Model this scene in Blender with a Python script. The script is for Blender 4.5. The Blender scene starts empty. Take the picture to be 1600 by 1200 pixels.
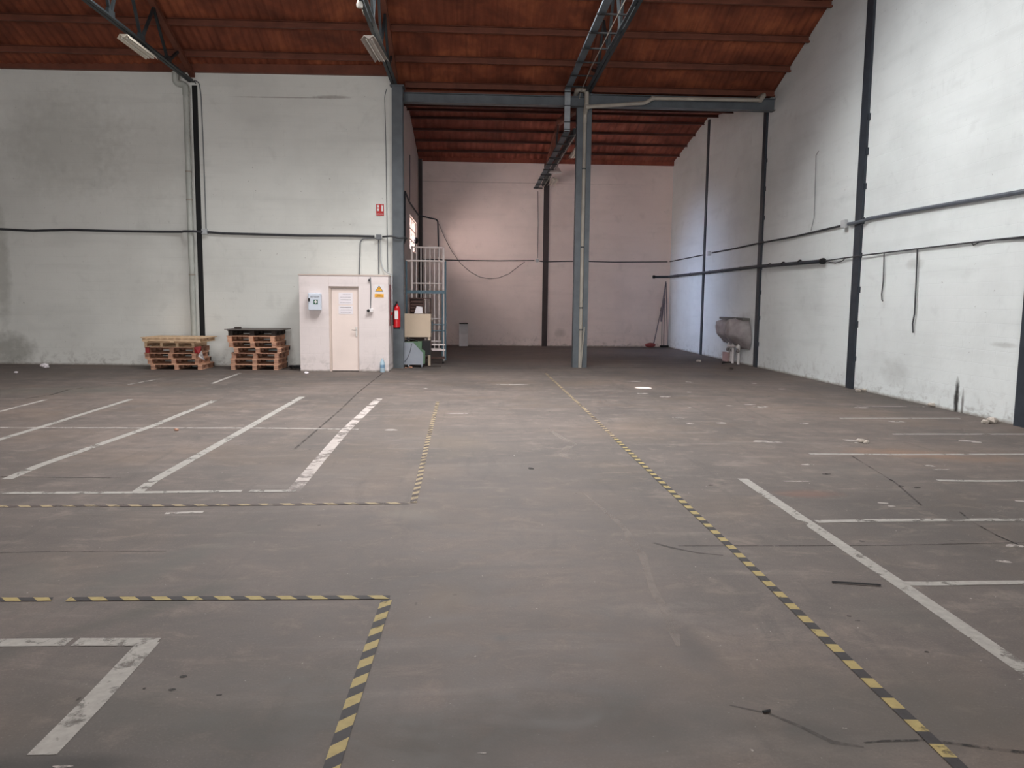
import bpy, math, random
from math import sin, cos, pi, radians, degrees, atan, sqrt
from mathutils import Vector, Matrix, noise as mnoise
random.seed(7)
S = bpy.context.scene
COL = S.collection

# ------------------------------------------------------------------ camera
FPX = 1200.0
PITCH = atan(129.5/1200); YAW = atan(61/1200); ROLL = radians(0.6)
CAMP = Vector((0, 0, 1.65))
Fw = Vector((sin(YAW)*cos(PITCH), cos(YAW)*cos(PITCH), -sin(PITCH)))
R0 = Vector((cos(YAW), -sin(YAW), 0)); U0 = R0.cross(Fw)
Rt = R0*cos(ROLL)+U0*sin(ROLL); Up = -R0*sin(ROLL)+U0*cos(ROLL)
cd = bpy.data.cameras.new('camera'); cam = bpy.data.objects.new('camera', cd); COL.objects.link(cam)
cd.sensor_fit = 'HORIZONTAL'; cd.sensor_width = 36; cd.lens = 36*FPX/1600
cd.clip_start = .05; cd.clip_end = 300
M = Matrix.Identity(4)
for i in range(3):
    M[i][0] = Rt[i]; M[i][1] = Up[i]; M[i][2] = -Fw[i]; M[i][3] = CAMP[i]
cam.matrix_world = M
S.camera = cam
# surveyed points: where a sight line meets a real surface of the hall
def ray(x, y): return Fw*FPX+Rt*(x-800)-Up*(y-600)
def FL(x, y, z=0.0):
    d = ray(x, y); return CAMP+d*((z-CAMP.z)/d.z)
def ATY(x, y, Y):
    d = ray(x, y); return CAMP+d*((Y)/d.y)
def ATX(x, y, X):
    d = ray(x, y); return CAMP+d*((X)/d.x)
def ATV(x, y, A, B, off=0.0):
    n = Vector((B[1]-A[1], -(B[0]-A[0]), 0)).normalized(); d = ray(x, y)
    a = Vector((A[0], A[1], 0))+n*off
    return CAMP+d*((a-CAMP).dot(n)/d.dot(n))
RWA, RWB = (7.57, 10.1), (7.25, 28.35)
def rwx(Y): return 7.57+(Y-10.1)*(7.25-7.57)/(28.35-10.1)
def RW(x, y, off=.03):           # point on the right wall, off metres into the hall
    p = ATV(x, y, RWA, RWB); 
    d = ray(x, y)
    return CAMP + (p-CAMP)*((rwx(p.y)-off)/rwx(p.y))
LWA, LWB = (-12, 19.2), (-1.95, 18.85)
def lwy(X): return 19.2+(X+12)*(18.85-19.2)/10.05
def LW(x, y, off=.03):
    p = ATV(x, y, LWA, LWB); return CAMP+(p-CAMP)*((p.y-off)/p.y)
BWY = 28.35
def BW(x, y, off=.03): return ATY(x, y, BWY-off)
SWX = -2.0
def SW(x, y, off=.03): return ATX(x, y, SWX+off)

# ------------------------------------------------------------------ materials
MATS = {}
def lin(c):
    return tuple((v/12.92 if v <= .04045 else ((v+.055)/1.055)**2.4) for v in c)
def rgb(r, g, b): return lin((r/255, g/255, b/255))+(1,)
def newmat(name):
    m = bpy.data.materials.new(name); m.use_nodes = True; nt = m.node_tree
    b = nt.nodes['Principled BSDF']; return m, nt, b
def nd(nt, t, **kw):
    n = nt.nodes.new(t)
    for k, v in kw.items():
        if k.startswith('i_'): n.inputs[k[2:].replace('_', ' ')].default_value = v
        else: setattr(n, k, v)
    return n
def noise(nt, vec, scale, detail=4, rough=.55, dist=0.0):
    n = nt.nodes.new('ShaderNodeTexNoise'); n.inputs['Scale'].default_value = scale
    n.inputs['Detail'].default_value = detail; n.inputs['Roughness'].default_value = rough
    n.inputs['Distortion'].default_value = dist
    nt.links.new(vec, n.inputs['Vector']); return n.outputs['Fac']
def ramp(nt, fac, stops):
    r = nt.nodes.new('ShaderNodeValToRGB'); el = r.color_ramp.elements
    while len(el) < len(stops): el.new(.5)
    for e, (p, c) in zip(el, stops):
        e.position = p; e.color = c if len(c) == 4 else tuple(c)+(1,)
    nt.links.new(fac, r.inputs['Fac']); return r.outputs['Color']
def mr(nt, fac, a, b, c=0.0, d=1.0):
    n = nt.nodes.new('ShaderNodeMapRange'); n.inputs[1].default_value = a; n.inputs[2].default_value = b
    n.inputs[3].default_value = c; n.inputs[4].default_value = d; nt.links.new(fac, n.inputs[0]); return n.outputs[0]
def math_(nt, op, a, b=None):
    n = nt.nodes.new('ShaderNodeMath'); n.operation = op
    for i, v in enumerate((a, b)):
        if v is None: continue
        if isinstance(v, (int, float)): n.inputs[i].default_value = v
        else: nt.links.new(v, n.inputs[i])
    return n.outputs[0]
def mix(nt, fac, a, b, mode='MIX'):
    n = nt.nodes.new('ShaderNodeMix'); n.data_type = 'RGBA'; n.blend_type = mode
    for sock, v in ((n.inputs[0], fac), (n.inputs[6], a), (n.inputs[7], b)):
        if isinstance(v, (int, float)): sock.default_value = v
        elif isinstance(v, tuple): sock.default_value = v if len(v) == 4 else v+(1,)
        else: nt.links.new(v, sock)
    return n.outputs[2]
def coords(nt, scale=(1, 1, 1), loc=(0, 0, 0), rot=(0, 0, 0)):
    t = nt.nodes.new('ShaderNodeTexCoord'); m = nt.nodes.new('ShaderNodeMapping')
    m.inputs['Scale'].default_value = scale; m.inputs['Location'].default_value = loc; m.inputs['Rotation'].default_value = rot
    nt.links.new(t.outputs['Object'], m.inputs['Vector']); return m.outputs['Vector']
def bump(nt, b, h, strength=.3, dist=.01):
    n = nt.nodes.new('ShaderNodeBump'); n.inputs['Strength'].default_value = strength
    n.inputs['Distance'].default_value = dist; nt.links.new(h, n.inputs['Height']); nt.links.new(n.outputs[0], b.inputs['Normal'])
def mat(name, col, rough=.6, metal=0.0, var=.12, scale=6.0, spec=.4, sc3=(1, 1, 1)):
    if name in MATS: return MATS[name]
    m, nt, b = newmat(name)
    v = coords(nt, sc3); f = noise(nt, v, scale, 4)
    c = lin(tuple(x/255 for x in col))
    lo = tuple(x*(1-var) for x in c)+(1,); hi = tuple(min(1, x*(1+var)) for x in c)+(1,)
    nt.links.new(ramp(nt, f, [(.3, lo), (.7, hi)]), b.inputs['Base Color'])
    b.inputs['Roughness'].default_value = rough; b.inputs['Metallic'].default_value = metal
    b.inputs['Specular IOR Level'].default_value = spec
    bump(nt, b, noise(nt, v, scale*8, 3), .15, .002)
    MATS[name] = m; return m

def wall_mat(name, horiz='X', tint=(232, 228, 224), marks=()):
    """painted blockwork: faint courses, rub marks, grime at the foot; marks = shaped stains and darker patches (h, z, rh, rz, strength)"""
    m, nt, b = newmat(name)
    tc = nt.nodes.new('ShaderNodeTexCoord'); sp = nt.nodes.new('ShaderNodeSeparateXYZ')
    nt.links.new(tc.outputs['Object'], sp.inputs[0])
    H = sp.outputs[0] if horiz == 'X' else sp.outputs[1]; Z = sp.outputs[2]
    cb = nt.nodes.new('ShaderNodeCombineXYZ'); nt.links.new(H, cb.inputs[0]); nt.links.new(Z, cb.inputs[1])
    V = cb.outputs[0]
    base = lin(tuple(x/255 for x in tint))
    big = noise(nt, V, .35, 5, .6)
    col = ramp(nt, big, [(.30, tuple(x*.86 for x in base)), (.52, base), (.72, tuple(min(1, x*1.04) for x in base))])
    mid = noise(nt, V, 2.2, 6, .6, .4)
    col = mix(nt, mr(nt, mid, .58, .72, 0, .22), col, tuple(x*.62 for x in base))
    # slanting wash marks
    mp = nt.nodes.new('ShaderNodeMapping'); mp.inputs['Rotation'].default_value = (0, 0, radians(34 if horiz == 'Y' else 4))
    mp.inputs['Scale'].default_value = (.35, 2.6, 1); nt.links.new(V, mp.inputs[0])
    st = noise(nt, mp.outputs[0], 1.1, 4, .55)
    col = mix(nt, mr(nt, st, .52, .7, 0, .22), col, tuple(x*.70 for x in base))
    # block courses
    br = nt.nodes.new('ShaderNodeTexBrick'); br.inputs['Scale'].default_value = 1.0
    br.inputs['Brick Width'].default_value = .5; br.inputs['Row Height'].default_value = .2; br.inputs['Mortar Size'].default_value = .006
    br.inputs['Mortar Smooth'].default_value = .6
    nt.links.new(V, br.inputs['Vector'])
    col = mix(nt, math_(nt, 'MULTIPLY', br.outputs['Fac'], mr(nt, mid, .35, .65, .0, .12)), col, tuple(x*.55 for x in base))
    # grime at the foot
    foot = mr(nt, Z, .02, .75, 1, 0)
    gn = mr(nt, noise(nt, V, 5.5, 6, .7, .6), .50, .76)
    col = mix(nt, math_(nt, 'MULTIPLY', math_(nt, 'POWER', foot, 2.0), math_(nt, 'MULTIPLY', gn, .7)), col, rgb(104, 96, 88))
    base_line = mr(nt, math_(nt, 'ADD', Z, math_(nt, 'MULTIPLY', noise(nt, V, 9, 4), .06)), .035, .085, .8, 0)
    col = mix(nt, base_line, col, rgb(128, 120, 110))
    # small scuffs
    sc = noise(nt, V, 13, 2, .5); col = mix(nt, mr(nt, sc, .73, .78, 0, .45), col, rgb(110, 104, 100))
    for (h, z, rh, rz, s, c) in marks:
        dx = math_(nt, 'DIVIDE', math_(nt, 'SUBTRACT', H, h), rh); dz = math_(nt, 'DIVIDE', math_(nt, 'SUBTRACT', Z, z), rz)
        r = math_(nt, 'ADD', math_(nt, 'MULTIPLY', dx, dx), math_(nt, 'MULTIPLY', dz, dz))
        r = math_(nt, 'ADD', r, math_(nt, 'MULTIPLY', math_(nt, 'SUBTRACT', noise(nt, V, 6, 4), .5), 1.2))
        col = mix(nt, mr(nt, r, .15, 1.0, s, 0), col, rgb(*c))
    nt.links.new(col, b.inputs['Base Color']); b.inputs['Roughness'].default_value = .85; b.inputs['Specular IOR Level'].default_value = .2
    h = math_(nt, 'ADD', math_(nt, 'MULTIPLY', br.outputs['Fac'], -.6), noise(nt, V, 14, 6))
    bump(nt, b, h, .35, .004)
    return m

def floor_mat():
    m, nt, b = newmat('worn concrete')
    v = coords(nt); big = noise(nt, v, .28, 6, .62, .3)
    A = rgb(74, 69, 66); B = rgb(97, 88, 83); C = rgb(119, 106, 98)
    col = ramp(nt, big, [(.3, A), (.52, B), (.75, C)])
    vs = coords(nt, (.5, 2.2, 1), rot=(0, 0, .12)); s1 = noise(nt, vs, 1.0, 7, .65, .8)
    col = mix(nt, mr(nt, s1, .5, .68, 0, .45), col, rgb(78, 72, 69))
    col = mix(nt, mr(nt, s1, .44, .3, 0, .35), col, rgb(130, 121, 115))
    vt = coords(nt, (2.5, .35, 1), rot=(0, 0, -.35)); s2 = noise(nt, vt, 1.3, 5, .6, 1.5)
    col = mix(nt, mr(nt, s2, .56, .7, 0, .4), col, rgb(72, 68, 65))
    f = noise(nt, v, 11, 8, .7); col = mix(nt, mr(nt, f, .5, .8, 0, .28), col, rgb(62, 58, 56))
    md = noise(nt, coords(nt, (1, 1.5, 1), loc=(3, 7, 0)), 3.1, 9, .72, .5)
    col = mix(nt, mr(nt, md, .50, .66, 0, .5), col, rgb(66, 59, 56)); col = mix(nt, mr(nt, md, .47, .34, 0, .4), col, rgb(134, 122, 114))
    gr = noise(nt, v, 90, 3, .7); col = mix(nt, mr(nt, gr, .5, .75, 0, .35), col, rgb(62, 58, 55)); col = mix(nt, mr(nt, gr, .42, .25, 0, .3), col, rgb(150, 142, 136))
    tn = noise(nt, coords(nt, loc=(11, 2, 0)), .55, 5, .6); col = mix(nt, mr(nt, tn, .5, .68, 0, .22), col, rgb(112, 92, 72))
    sp = noise(nt, v, 38, 2, .5); col = mix(nt, mr(nt, sp, .74, .78, 0, .5), col, rgb(205, 200, 192))
    sd = noise(nt, v, 7.5, 2, .5); col = mix(nt, mr(nt, sd, .755, .775, 0, .75), col, rgb(46, 43, 40))
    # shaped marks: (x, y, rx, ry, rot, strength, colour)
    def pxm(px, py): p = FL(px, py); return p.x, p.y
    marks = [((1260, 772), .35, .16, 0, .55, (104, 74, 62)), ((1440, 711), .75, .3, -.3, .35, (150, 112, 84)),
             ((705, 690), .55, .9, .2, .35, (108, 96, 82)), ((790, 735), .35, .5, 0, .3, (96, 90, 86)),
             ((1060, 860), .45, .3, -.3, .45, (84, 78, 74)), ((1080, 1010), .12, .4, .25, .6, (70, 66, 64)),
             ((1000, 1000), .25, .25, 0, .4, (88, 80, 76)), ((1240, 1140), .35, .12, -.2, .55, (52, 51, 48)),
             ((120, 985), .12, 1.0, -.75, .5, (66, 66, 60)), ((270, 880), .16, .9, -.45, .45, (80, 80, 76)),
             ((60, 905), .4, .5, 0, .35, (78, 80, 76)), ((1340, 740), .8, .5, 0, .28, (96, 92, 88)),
             ((300, 1120), 1.3, .5, 0, .45, (70, 69, 64)), ((800, 1160), 1.2, .35, 0, .5, (66, 62, 58)), ((1420, 1120), 1.0, .45, 0, .45, (72, 70, 65)), ((640, 800), .3, .3, 0, .3, (124, 116, 106)), ((700, 930), .25, .2, .3, .3, (112, 96, 78)),  # first three broad ovals paint the dim near-floor light into the colour
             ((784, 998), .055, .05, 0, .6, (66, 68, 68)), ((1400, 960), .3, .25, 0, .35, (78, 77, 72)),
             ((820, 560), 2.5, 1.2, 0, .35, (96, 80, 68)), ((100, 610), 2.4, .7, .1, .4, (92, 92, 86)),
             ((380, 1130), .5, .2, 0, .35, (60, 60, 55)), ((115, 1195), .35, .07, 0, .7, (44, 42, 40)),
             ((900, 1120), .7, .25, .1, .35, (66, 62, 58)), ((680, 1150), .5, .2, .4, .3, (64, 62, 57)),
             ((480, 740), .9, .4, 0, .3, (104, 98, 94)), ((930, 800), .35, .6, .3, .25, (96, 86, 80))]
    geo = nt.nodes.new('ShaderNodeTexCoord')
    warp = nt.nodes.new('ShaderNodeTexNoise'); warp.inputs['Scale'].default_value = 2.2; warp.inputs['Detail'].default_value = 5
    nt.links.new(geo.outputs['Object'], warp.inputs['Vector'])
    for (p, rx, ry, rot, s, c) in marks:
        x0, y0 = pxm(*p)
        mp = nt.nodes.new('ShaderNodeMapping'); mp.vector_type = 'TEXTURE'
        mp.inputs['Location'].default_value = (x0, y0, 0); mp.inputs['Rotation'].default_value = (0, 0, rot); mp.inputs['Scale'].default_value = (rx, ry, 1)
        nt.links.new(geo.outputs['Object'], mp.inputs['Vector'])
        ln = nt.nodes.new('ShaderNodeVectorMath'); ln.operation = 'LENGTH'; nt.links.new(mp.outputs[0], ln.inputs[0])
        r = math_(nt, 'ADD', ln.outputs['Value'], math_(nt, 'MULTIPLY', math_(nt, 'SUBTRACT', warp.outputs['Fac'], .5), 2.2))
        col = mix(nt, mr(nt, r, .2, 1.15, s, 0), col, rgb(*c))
    nt.links.new(col, b.inputs['Base Color'])
    rr = mr(nt, md, .3, .7, .82, .66); nt.links.new(rr, b.inputs['Roughness'])
    b.inputs['Specular IOR Level'].default_value = .4
    bump(nt, b, math_(nt, 'ADD', f, math_(nt, 'MULTIPLY', noise(nt, v, 60, 3), .4)), .25, .003)
    return m

def worn_paint(name, col, keep=.5, scale=9, alpha=.9, stretch=(1, 1, 1)):
    """paint or tape with worn-through holes"""
    m, nt, b = newmat(name)
    v = coords(nt, stretch); f = noise(nt, v, scale, 8, .68, .5); g = noise(nt, v, 1.7, 3)
    t = math_(nt, 'ADD', f, math_(nt, 'MULTIPLY', math_(nt, 'SUBTRACT', g, .5), .55))
    a = mr(nt, t, keep+.10, keep-.02, .12, alpha)
    c = lin(tuple(x/255 for x in col))
    nt.links.new(ramp(nt, noise(nt, v, 22, 5), [(.3, tuple(x*.78 for x in c)), (.7, c)]), b.inputs['Base Color'])
    nt.links.new(a, b.inputs['Alpha']); b.inputs['Roughness'].default_value = .7; b.inputs['Specular IOR Level'].default_value = .25
    MATS[name] = m; return m

def roof_mat(name, cols, sc=1.0):
    m, nt, b = newmat(name)
    v = coords(nt); n1 = noise(nt, v, 1.1*sc, 5, .6, .4)
    col = ramp(nt, n1, [(.32, cols[0]), (.5, cols[1]), (.68, cols[2])])
    vs = coords(nt, (9, .6, .6)); n2 = noise(nt, vs, 1.4, 4)
    col = mix(nt, mr(nt, n2, .5, .75, 0, .45), col, tuple(x*.5 for x in cols[0][:3]))
    nt.links.new(col, b.inputs['Base Color']); b.inputs['Roughness'].default_value = .75; b.inputs['Specular IOR Level'].default_value = .25
    bump(nt, b, noise(nt, v, 18, 4), .3, .004); return m

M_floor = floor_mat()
M_wr = wall_mat('painted block right', 'Y', (220, 226, 226), marks=[
    (11.55, .18, .07, .42, .95, (34, 30, 28)), (11.4, .12, .04, .3, .7, (70, 62, 58)),
    (8.9, 4, .01, .01, 0, (90, 90, 90)), (13.3, .45, .5, .3, .18, (120, 118, 112)), (20.6, 1.1, .75, .35, .35, (150, 146, 140)),
    (10.6, 1.1, .35, .05, .35, (130, 130, 125)), (12.9, 2.35, .3, .12, .35, (150, 150, 145))])
M_wl = wall_mat('painted block left', 'X', (224, 226, 221), marks=[
    (-3.35, 6.38, .5, .05, .5, (120, 110, 104)), (-11.2, .35, .7, .5, .5, (112, 110, 100)), (-11.3, 2.3, .25, 1.6, .35, (120, 120, 108)),
    (-9.6, 5.2, 1.6, 1.4, .22, (130, 128, 116)), (-7.6, 4.9, 1.4, 1.3, .14, (140, 136, 126)), (-4.5, 6.36, 1.3, .02, .5, (120, 112, 106))])  # first two are broad darker patches high on the wall
M_ws = wall_mat('painted block side', 'Y', (212, 200, 194))
M_wb = wall_mat('painted block back', 'X', (238, 224, 218), marks=[(3.2, .5, .25, .2, .3, (120, 108, 100)), (0.3, 5.9, 7, .02, .3, (120, 104, 98))])
M_booth = wall_mat('painted booth plaster', 'X', (230, 220, 218))
M_roof = roof_mat('rust brown roof sheet', (rgb(98, 54, 40), rgb(128, 70, 50), rgb(160, 92, 62)))
M_roof2 = roof_mat('dark red roof sheet', (rgb(112, 60, 48), rgb(134, 72, 58), rgb(154, 88, 70)), .8)
M_purl = mat('brown purlin paint', (108, 62, 46), .7, var=.25, scale=3)
M_purl2 = mat('dark red brown purlin paint', (84, 44, 36), .7, var=.25, scale=3)
M_blue = mat('blue grey steel paint', (90, 96, 101), .45, .1, .15, 4)
M_bluel = mat('pale blue grey steel paint', (92, 101, 108), .45, .1, .12, 4)
M_dark = mat('dark slate steel paint', (52, 58, 66), .5, .1, .2, 5)
M_truss = mat('dark truss paint', (46, 52, 55), .5, .1, .22, 5)
M_black = mat('black rubber', (24, 24, 26), .6, 0, .2, 8)
M_cable = mat('dark cable sheath', (58, 60, 64), .55, 0, .2, 6)
M_cond = mat('grey conduit', (112, 116, 120), .45, 0, .15, 5)
M_pvc = mat('grey plastic drainpipe', (160, 154, 144), .5, 0, .12, 3)
M_pvcg = mat('dusty drainpipe', (178, 182, 176), .5, 0, .12, 3)
M_boxw = mat('pale junction box', (188, 192, 194), .5, 0, .08, 5)
M_galv = mat('galvanised tray', (150, 156, 160), .4, .5, .1, 6)
M_lamp = mat('enamel reflector', (214, 206, 190), .35, 0, .1, 5)
M_tube = mat('fluorescent tube glass', (236, 234, 226), .2, 0, .03, 5)
M_wood = mat('pallet pine', (204, 158, 130), .75, 0, .22, 5, sc3=(1, 6, 6))
M_wood2 = mat('pale new pine', (214, 184, 150), .75, 0, .18, 5, sc3=(1, 6, 6))
M_wood3 = mat('weathered pine', (176, 134, 112), .8, 0, .25, 5, sc3=(1, 6, 6))
M_wooddark = mat('blackened pallet wood', (58, 50, 46), .8, 0, .25, 5)
M_board = mat('dark fibre board', (104, 98, 94), .7, 0, .12, 4)
M_door = mat('cream door paint', (238, 222, 214), .45, 0, .04, 2)
M_frame = mat('door frame paint', (206, 190, 180), .55, 0, .06, 3)  # muted beige for door frame, window bars and booth trim
M_chrome = mat('worn chrome', (150, 146, 142), .3, .8, .1, 6)
M_paper = mat('white paper', (238, 232, 236), .7, 0, .03, 4)
M_ink = mat('dark print', (66, 62, 66), .7, 0, .05, 4)
M_inkl = mat('faded print', (168, 160, 168), .7, 0, .05, 4)
M_aid = mat('first aid enamel', (206, 214, 226), .35, 0, .03, 4)
M_green = mat('sign green', (22, 84, 60), .45, 0, .08, 4)
M_red = mat('fire red', (196, 26, 34), .3, 0, .08, 6)
M_redsign = mat('fire sign red', (186, 44, 44), .45, 0, .08, 6)
M_yel = mat('warning yellow', (244, 176, 40), .45, 0, .06, 6)
M_white = mat('white enamel', (226, 222, 222), .4, 0, .05, 5)
M_barw = mat('white grille paint', (238, 226, 222), .45, 0, .1, 5)
M_teal = mat('teal frame paint', (84, 108, 120), .45, .1, .15, 5)
M_cream = mat('cream panel', (206, 186, 164), .55, 0, .06, 2)
M_mgreen = mat('machine green', (84, 116, 88), .45, 0, .12, 3)
M_mgrey = mat('machine grey', (150, 156, 166), .45, 0, .08, 3)
M_brown = mat('dark brown laminate', (74, 50, 44), .55, 0, .2, 4)
M_film = mat('dusty grey plastic wrap', (150, 144, 144), .45, 0, .22, 4)
M_brick = mat('reddish plaster', (176, 150, 146), .85, 0, .12, 6)
M_broomr = mat('dull red bristle', (132, 62, 62), .8, 0, .2, 20)
M_stickm = mat('grey broom handle', (90, 86, 96), .5, .2, .1, 4)
M_clearb = mat('clear blue plastic', (176, 200, 214), .25, 0, .05, 4)
M_rubble = mat('mortar crumbs', (190, 182, 172), .9, 0, .2, 12)
M_crack = worn_paint('crack filler', (150, 140, 133), .45, 5, .5)
M_crackd = worn_paint('dark crack', (46, 44, 42), .50, 11, .75)
M_joint = worn_paint('slab joint dirt', (74, 70, 67), .50, 5, .55)
M_line = worn_paint('worn white line', (164, 161, 155), .57, 8, .92)
M_linef = worn_paint('faint white line', (190, 184, 178), .50, 6, .75)
M_linew = worn_paint('badly worn white line', (190, 181, 176), .50, 4, .9)
M_rem = worn_paint('paint remnant', (176, 169, 163), .52, 9, .8)
M_ty = worn_paint('hazard tape yellow', (164, 148, 98), .64, 14, .97)
M_tb = worn_paint('hazard tape black', (58, 55, 56), .66, 14, .97)
M_tyf = worn_paint('faded hazard tape yellow', (164, 148, 118), .54, 9, .9)
M_tbf = worn_paint('faded hazard tape black', (92, 82, 79), .56, 9, .85)
gm, nt, b = newmat('window glass'); b.inputs['Base Color'].default_value = (1, .97, .95, 1); b.inputs['Transmission Weight'].default_value = 1
b.inputs['Roughness'].default_value = .25; b.inputs['IOR'].default_value = 1.02; nn = noise(nt, coords(nt), 3); nt.links.new(mr(nt, nn, .3, .7, .15, .35), b.inputs['Roughness']); M_glass = gm

# ------------------------------------------------------------------ mesh helpers
class MB:
    def __init__(s): s.v = []; s.f = []; s.m = []
    def add(s, vs, fs, mi=0):
        o = len(s.v); s.v += [tuple(p) for p in vs]
        for f in fs: s.f.append(tuple(i+o for i in f)); s.m.append(mi)
        return s
    def box(s, a, b_, mi=0, mx=None):
        x0, y0, z0 = a; x1, y1, z1 = b_
        vs = [Vector(p) for p in ((x0, y0, z0), (x1, y0, z0), (x1, y1, z0), (x0, y1, z0), (x0, y0, z1), (x1, y0, z1), (x1, y1, z1), (x0, y1, z1))]
        if mx is not None: vs = [mx @ p for p in vs]
        return s.add(vs, [(0, 3, 2, 1), (4, 5, 6, 7), (0, 1, 5, 4), (1, 2, 6, 5), (2, 3, 7, 6), (3, 0, 4, 7)], mi)
    def prism(s, pts, d, mi=0):
        n = len(pts); d = Vector(d); vs = [Vector(p) for p in pts]+[Vector(p)+d for p in pts]
        return s.add(vs, [tuple(range(n))[::-1], tuple(range(n, 2*n))]+[(i, (i+1) % n, (i+1) % n+n, i+n) for i in range(n)], mi)
    def tube(s, pts, r, n=8, mi=0, cap=True):
        pts = [Vector(p) for p in pts]; rings = []; up = None
        rr = r if isinstance(r, (list, tuple)) else [r]*len(pts)
        for i, p in enumerate(pts):
            a = pts[max(i-1, 0)]; c = pts[min(i+1, len(pts)-1)]; t = (c-a).normalized()
            if up is None: up = Vector((0, 0, 1)) if abs(t.z) < .9 else Vector((1, 0, 0))
            x = up.cross(t).normalized(); y = t.cross(x).normalized(); up = y
            rings.append([p+(x*cos(2*pi*k/n)+y*sin(2*pi*k/n))*rr[i] for k in range(n)])
        vs = [q for g in rings for q in g]; fs = []
        for i in range(len(pts)-1):
            for k in range(n): fs.append((i*n+k, i*n+(k+1) % n, (i+1)*n+(k+1) % n, (i+1)*n+k))
        if cap: fs += [tuple(range(n))[::-1], tuple(range((len(pts)-1)*n, len(pts)*n))]
        return s.add(vs, fs, mi)
    def bar(s, p, q, w, h, mi=0):            # rectangular bar between two points, w sideways, h the other way
        p = Vector(p); q = Vector(q); t = (q-p).normalized(); up = Vector((0, 0, 1)) if abs(t.z) < .95 else Vector((0, 1, 0))
        x = t.cross(up).normalized()*w/2; y = x.cross(t).normalized()*h/2
        vs = [p-x-y, p+x-y, p+x+y, p-x+y, q-x-y, q+x-y, q+x+y, q-x+y]
        return s.add(vs, [(0, 3, 2, 1), (4, 5, 6, 7), (0, 1, 5, 4), (1, 2, 6, 5), (2, 3, 7, 6), (3, 0, 4, 7)], mi)
    def lathe(s, c, prof, n=16, mi=0):
        vs = []; fs = []; c = Vector(c)
        for (r, z) in prof:
            vs += [c+Vector((r*cos(2*pi*k/n), r*sin(2*pi*k/n), z)) for k in range(n)]
        for i in range(len(prof)-1):
            for k in range(n): fs.append((i*n+k, i*n+(k+1) % n, (i+1)*n+(k+1) % n, (i+1)*n+k))
        fs += [tuple(range(n))[::-1], tuple(range((len(prof)-1)*n, len(prof)*n))]
        return s.add(vs, fs, mi)
    def blob(s, c, r, seed=0, n=8, k=6, amt=.35, mi=0):
        vs = []; fs = []; c = Vector(c)
        for i in range(k+1):
            th = pi*i/k
            for j in range(n):
                ph = 2*pi*j/n; d = Vector((sin(th)*cos(ph), sin(th)*sin(ph), cos(th)))
                q = 1+amt*mnoise.noise(d*1.7+Vector((seed*3.1, seed, 0)))
                vs.append(c+Vector((d.x*r[0], d.y*r[1], d.z*r[2]))*q)
        for i in range(k):
            for j in range(n): fs.append((i*n+j, (i+1)*n+j, (i+1)*n+(j+1) % n, i*n+(j+1) % n))
        return s.add(vs, fs, mi)
    def build(s, name, mats, parent=None, smooth=False, bev=0.0):
        me = bpy.data.meshes.new(name); me.from_pydata(s.v, [], s.f)
        for m in (mats if isinstance(mats, (list, tuple)) else [mats]): me.materials.append(m)
        me.polygons.foreach_set('material_index', s.m)
        me.validate(); me.update()
        import bmesh
        bm = bmesh.new(); bm.from_mesh(me); bmesh.ops.recalc_face_normals(bm, faces=bm.faces); bm.to_mesh(me); bm.free()
        if smooth:
            me.polygons.foreach_set('use_smooth', [True]*len(me.polygons))
            try: me.set_sharp_from_angle(angle=radians(40))
            except Exception: pass
        o = bpy.data.objects.new(name, me); COL.objects.link(o)
        if parent is not None:
            o.parent = parent; o.matrix_parent_inverse = parent.matrix_basis.inverted()
        if bev: 
            bv = o.modifiers.new('bevel', 'BEVEL'); bv.width = bev; bv.segments = 2; bv.limit_method = 'ANGLE'
        return o
def tag(o, label, cat, group=None, kind=None):
    if label: o['label'] = label
    if cat: o['category'] = cat
    if group: o['group'] = group
    if kind: o['kind'] = kind
    return o
def struct(o): o['kind'] = 'structure'; return o
def thing(name, label, cat, loc=(0, 0, 0), group=None, rz=0.0):
    o = bpy.data.objects.new(name, None); COL.objects.link(o); o.location = loc; o.rotation_euler = (0, 0, rz)
    o.empty_display_size = .1
    bpy.context.view_layer.update()
    return tag(o, label, cat, group)
def arc(p, q, sag, n=12):
    p = Vector(p); q = Vector(q); return [p.lerp(q, i/n)+Vector((0, 0, -sag*4*(i/n)*(1-i/n))) for i in range(n+1)]
def roundp(pts, r=.08, n=4):
    pts = [Vector(p) for p in pts]; out = [pts[0]]
    for i in range(1, len(pts)-1):
        a, b_, c = pts[i-1], pts[i], pts[i+1]; r1 = min(r, (a-b_).length*.45, (c-b_).length*.45)
        p = b_+(a-b_).normalized()*r1; q = b_+(c-b_).normalized()*r1
        for k in range(n+1):
            t = k/n; out.append(p*(1-t)**2+b_*2*t*(1-t)+q*t*t)
    out.append(pts[-1]); return out
def text_mesh(txt, size, loc, rot, m, name, parent, sx=1.0):
    cu = bpy.data.curves.new(name, 'FONT'); cu.body = txt; cu.size = size; cu.align_x = 'CENTER'; cu.align_y = 'CENTER'; cu.extrude = .0008
    t = bpy.data.objects.new('tmp', cu); COL.objects.link(t); bpy.context.view_layer.update()
    me = bpy.data.meshes.new_from_object(t.evaluated_get(bpy.context.evaluated_depsgraph_get())); bpy.data.objects.remove(t)
    mx = Matrix.Translation(loc) @ rot @ Matrix.Diagonal((sx, 1, 1, 1)); me.transform(mx); me.materials.clear(); me.materials.append(m)
    o = bpy.data.objects.new(name, me); COL.objects.link(o); o.parent = parent; o.matrix_parent_inverse = parent.matrix_basis.inverted(); return o
FRONT = Matrix.Rotation(radians(90), 4, 'X')     # lettering that faces the camera side (-Y)

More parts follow.
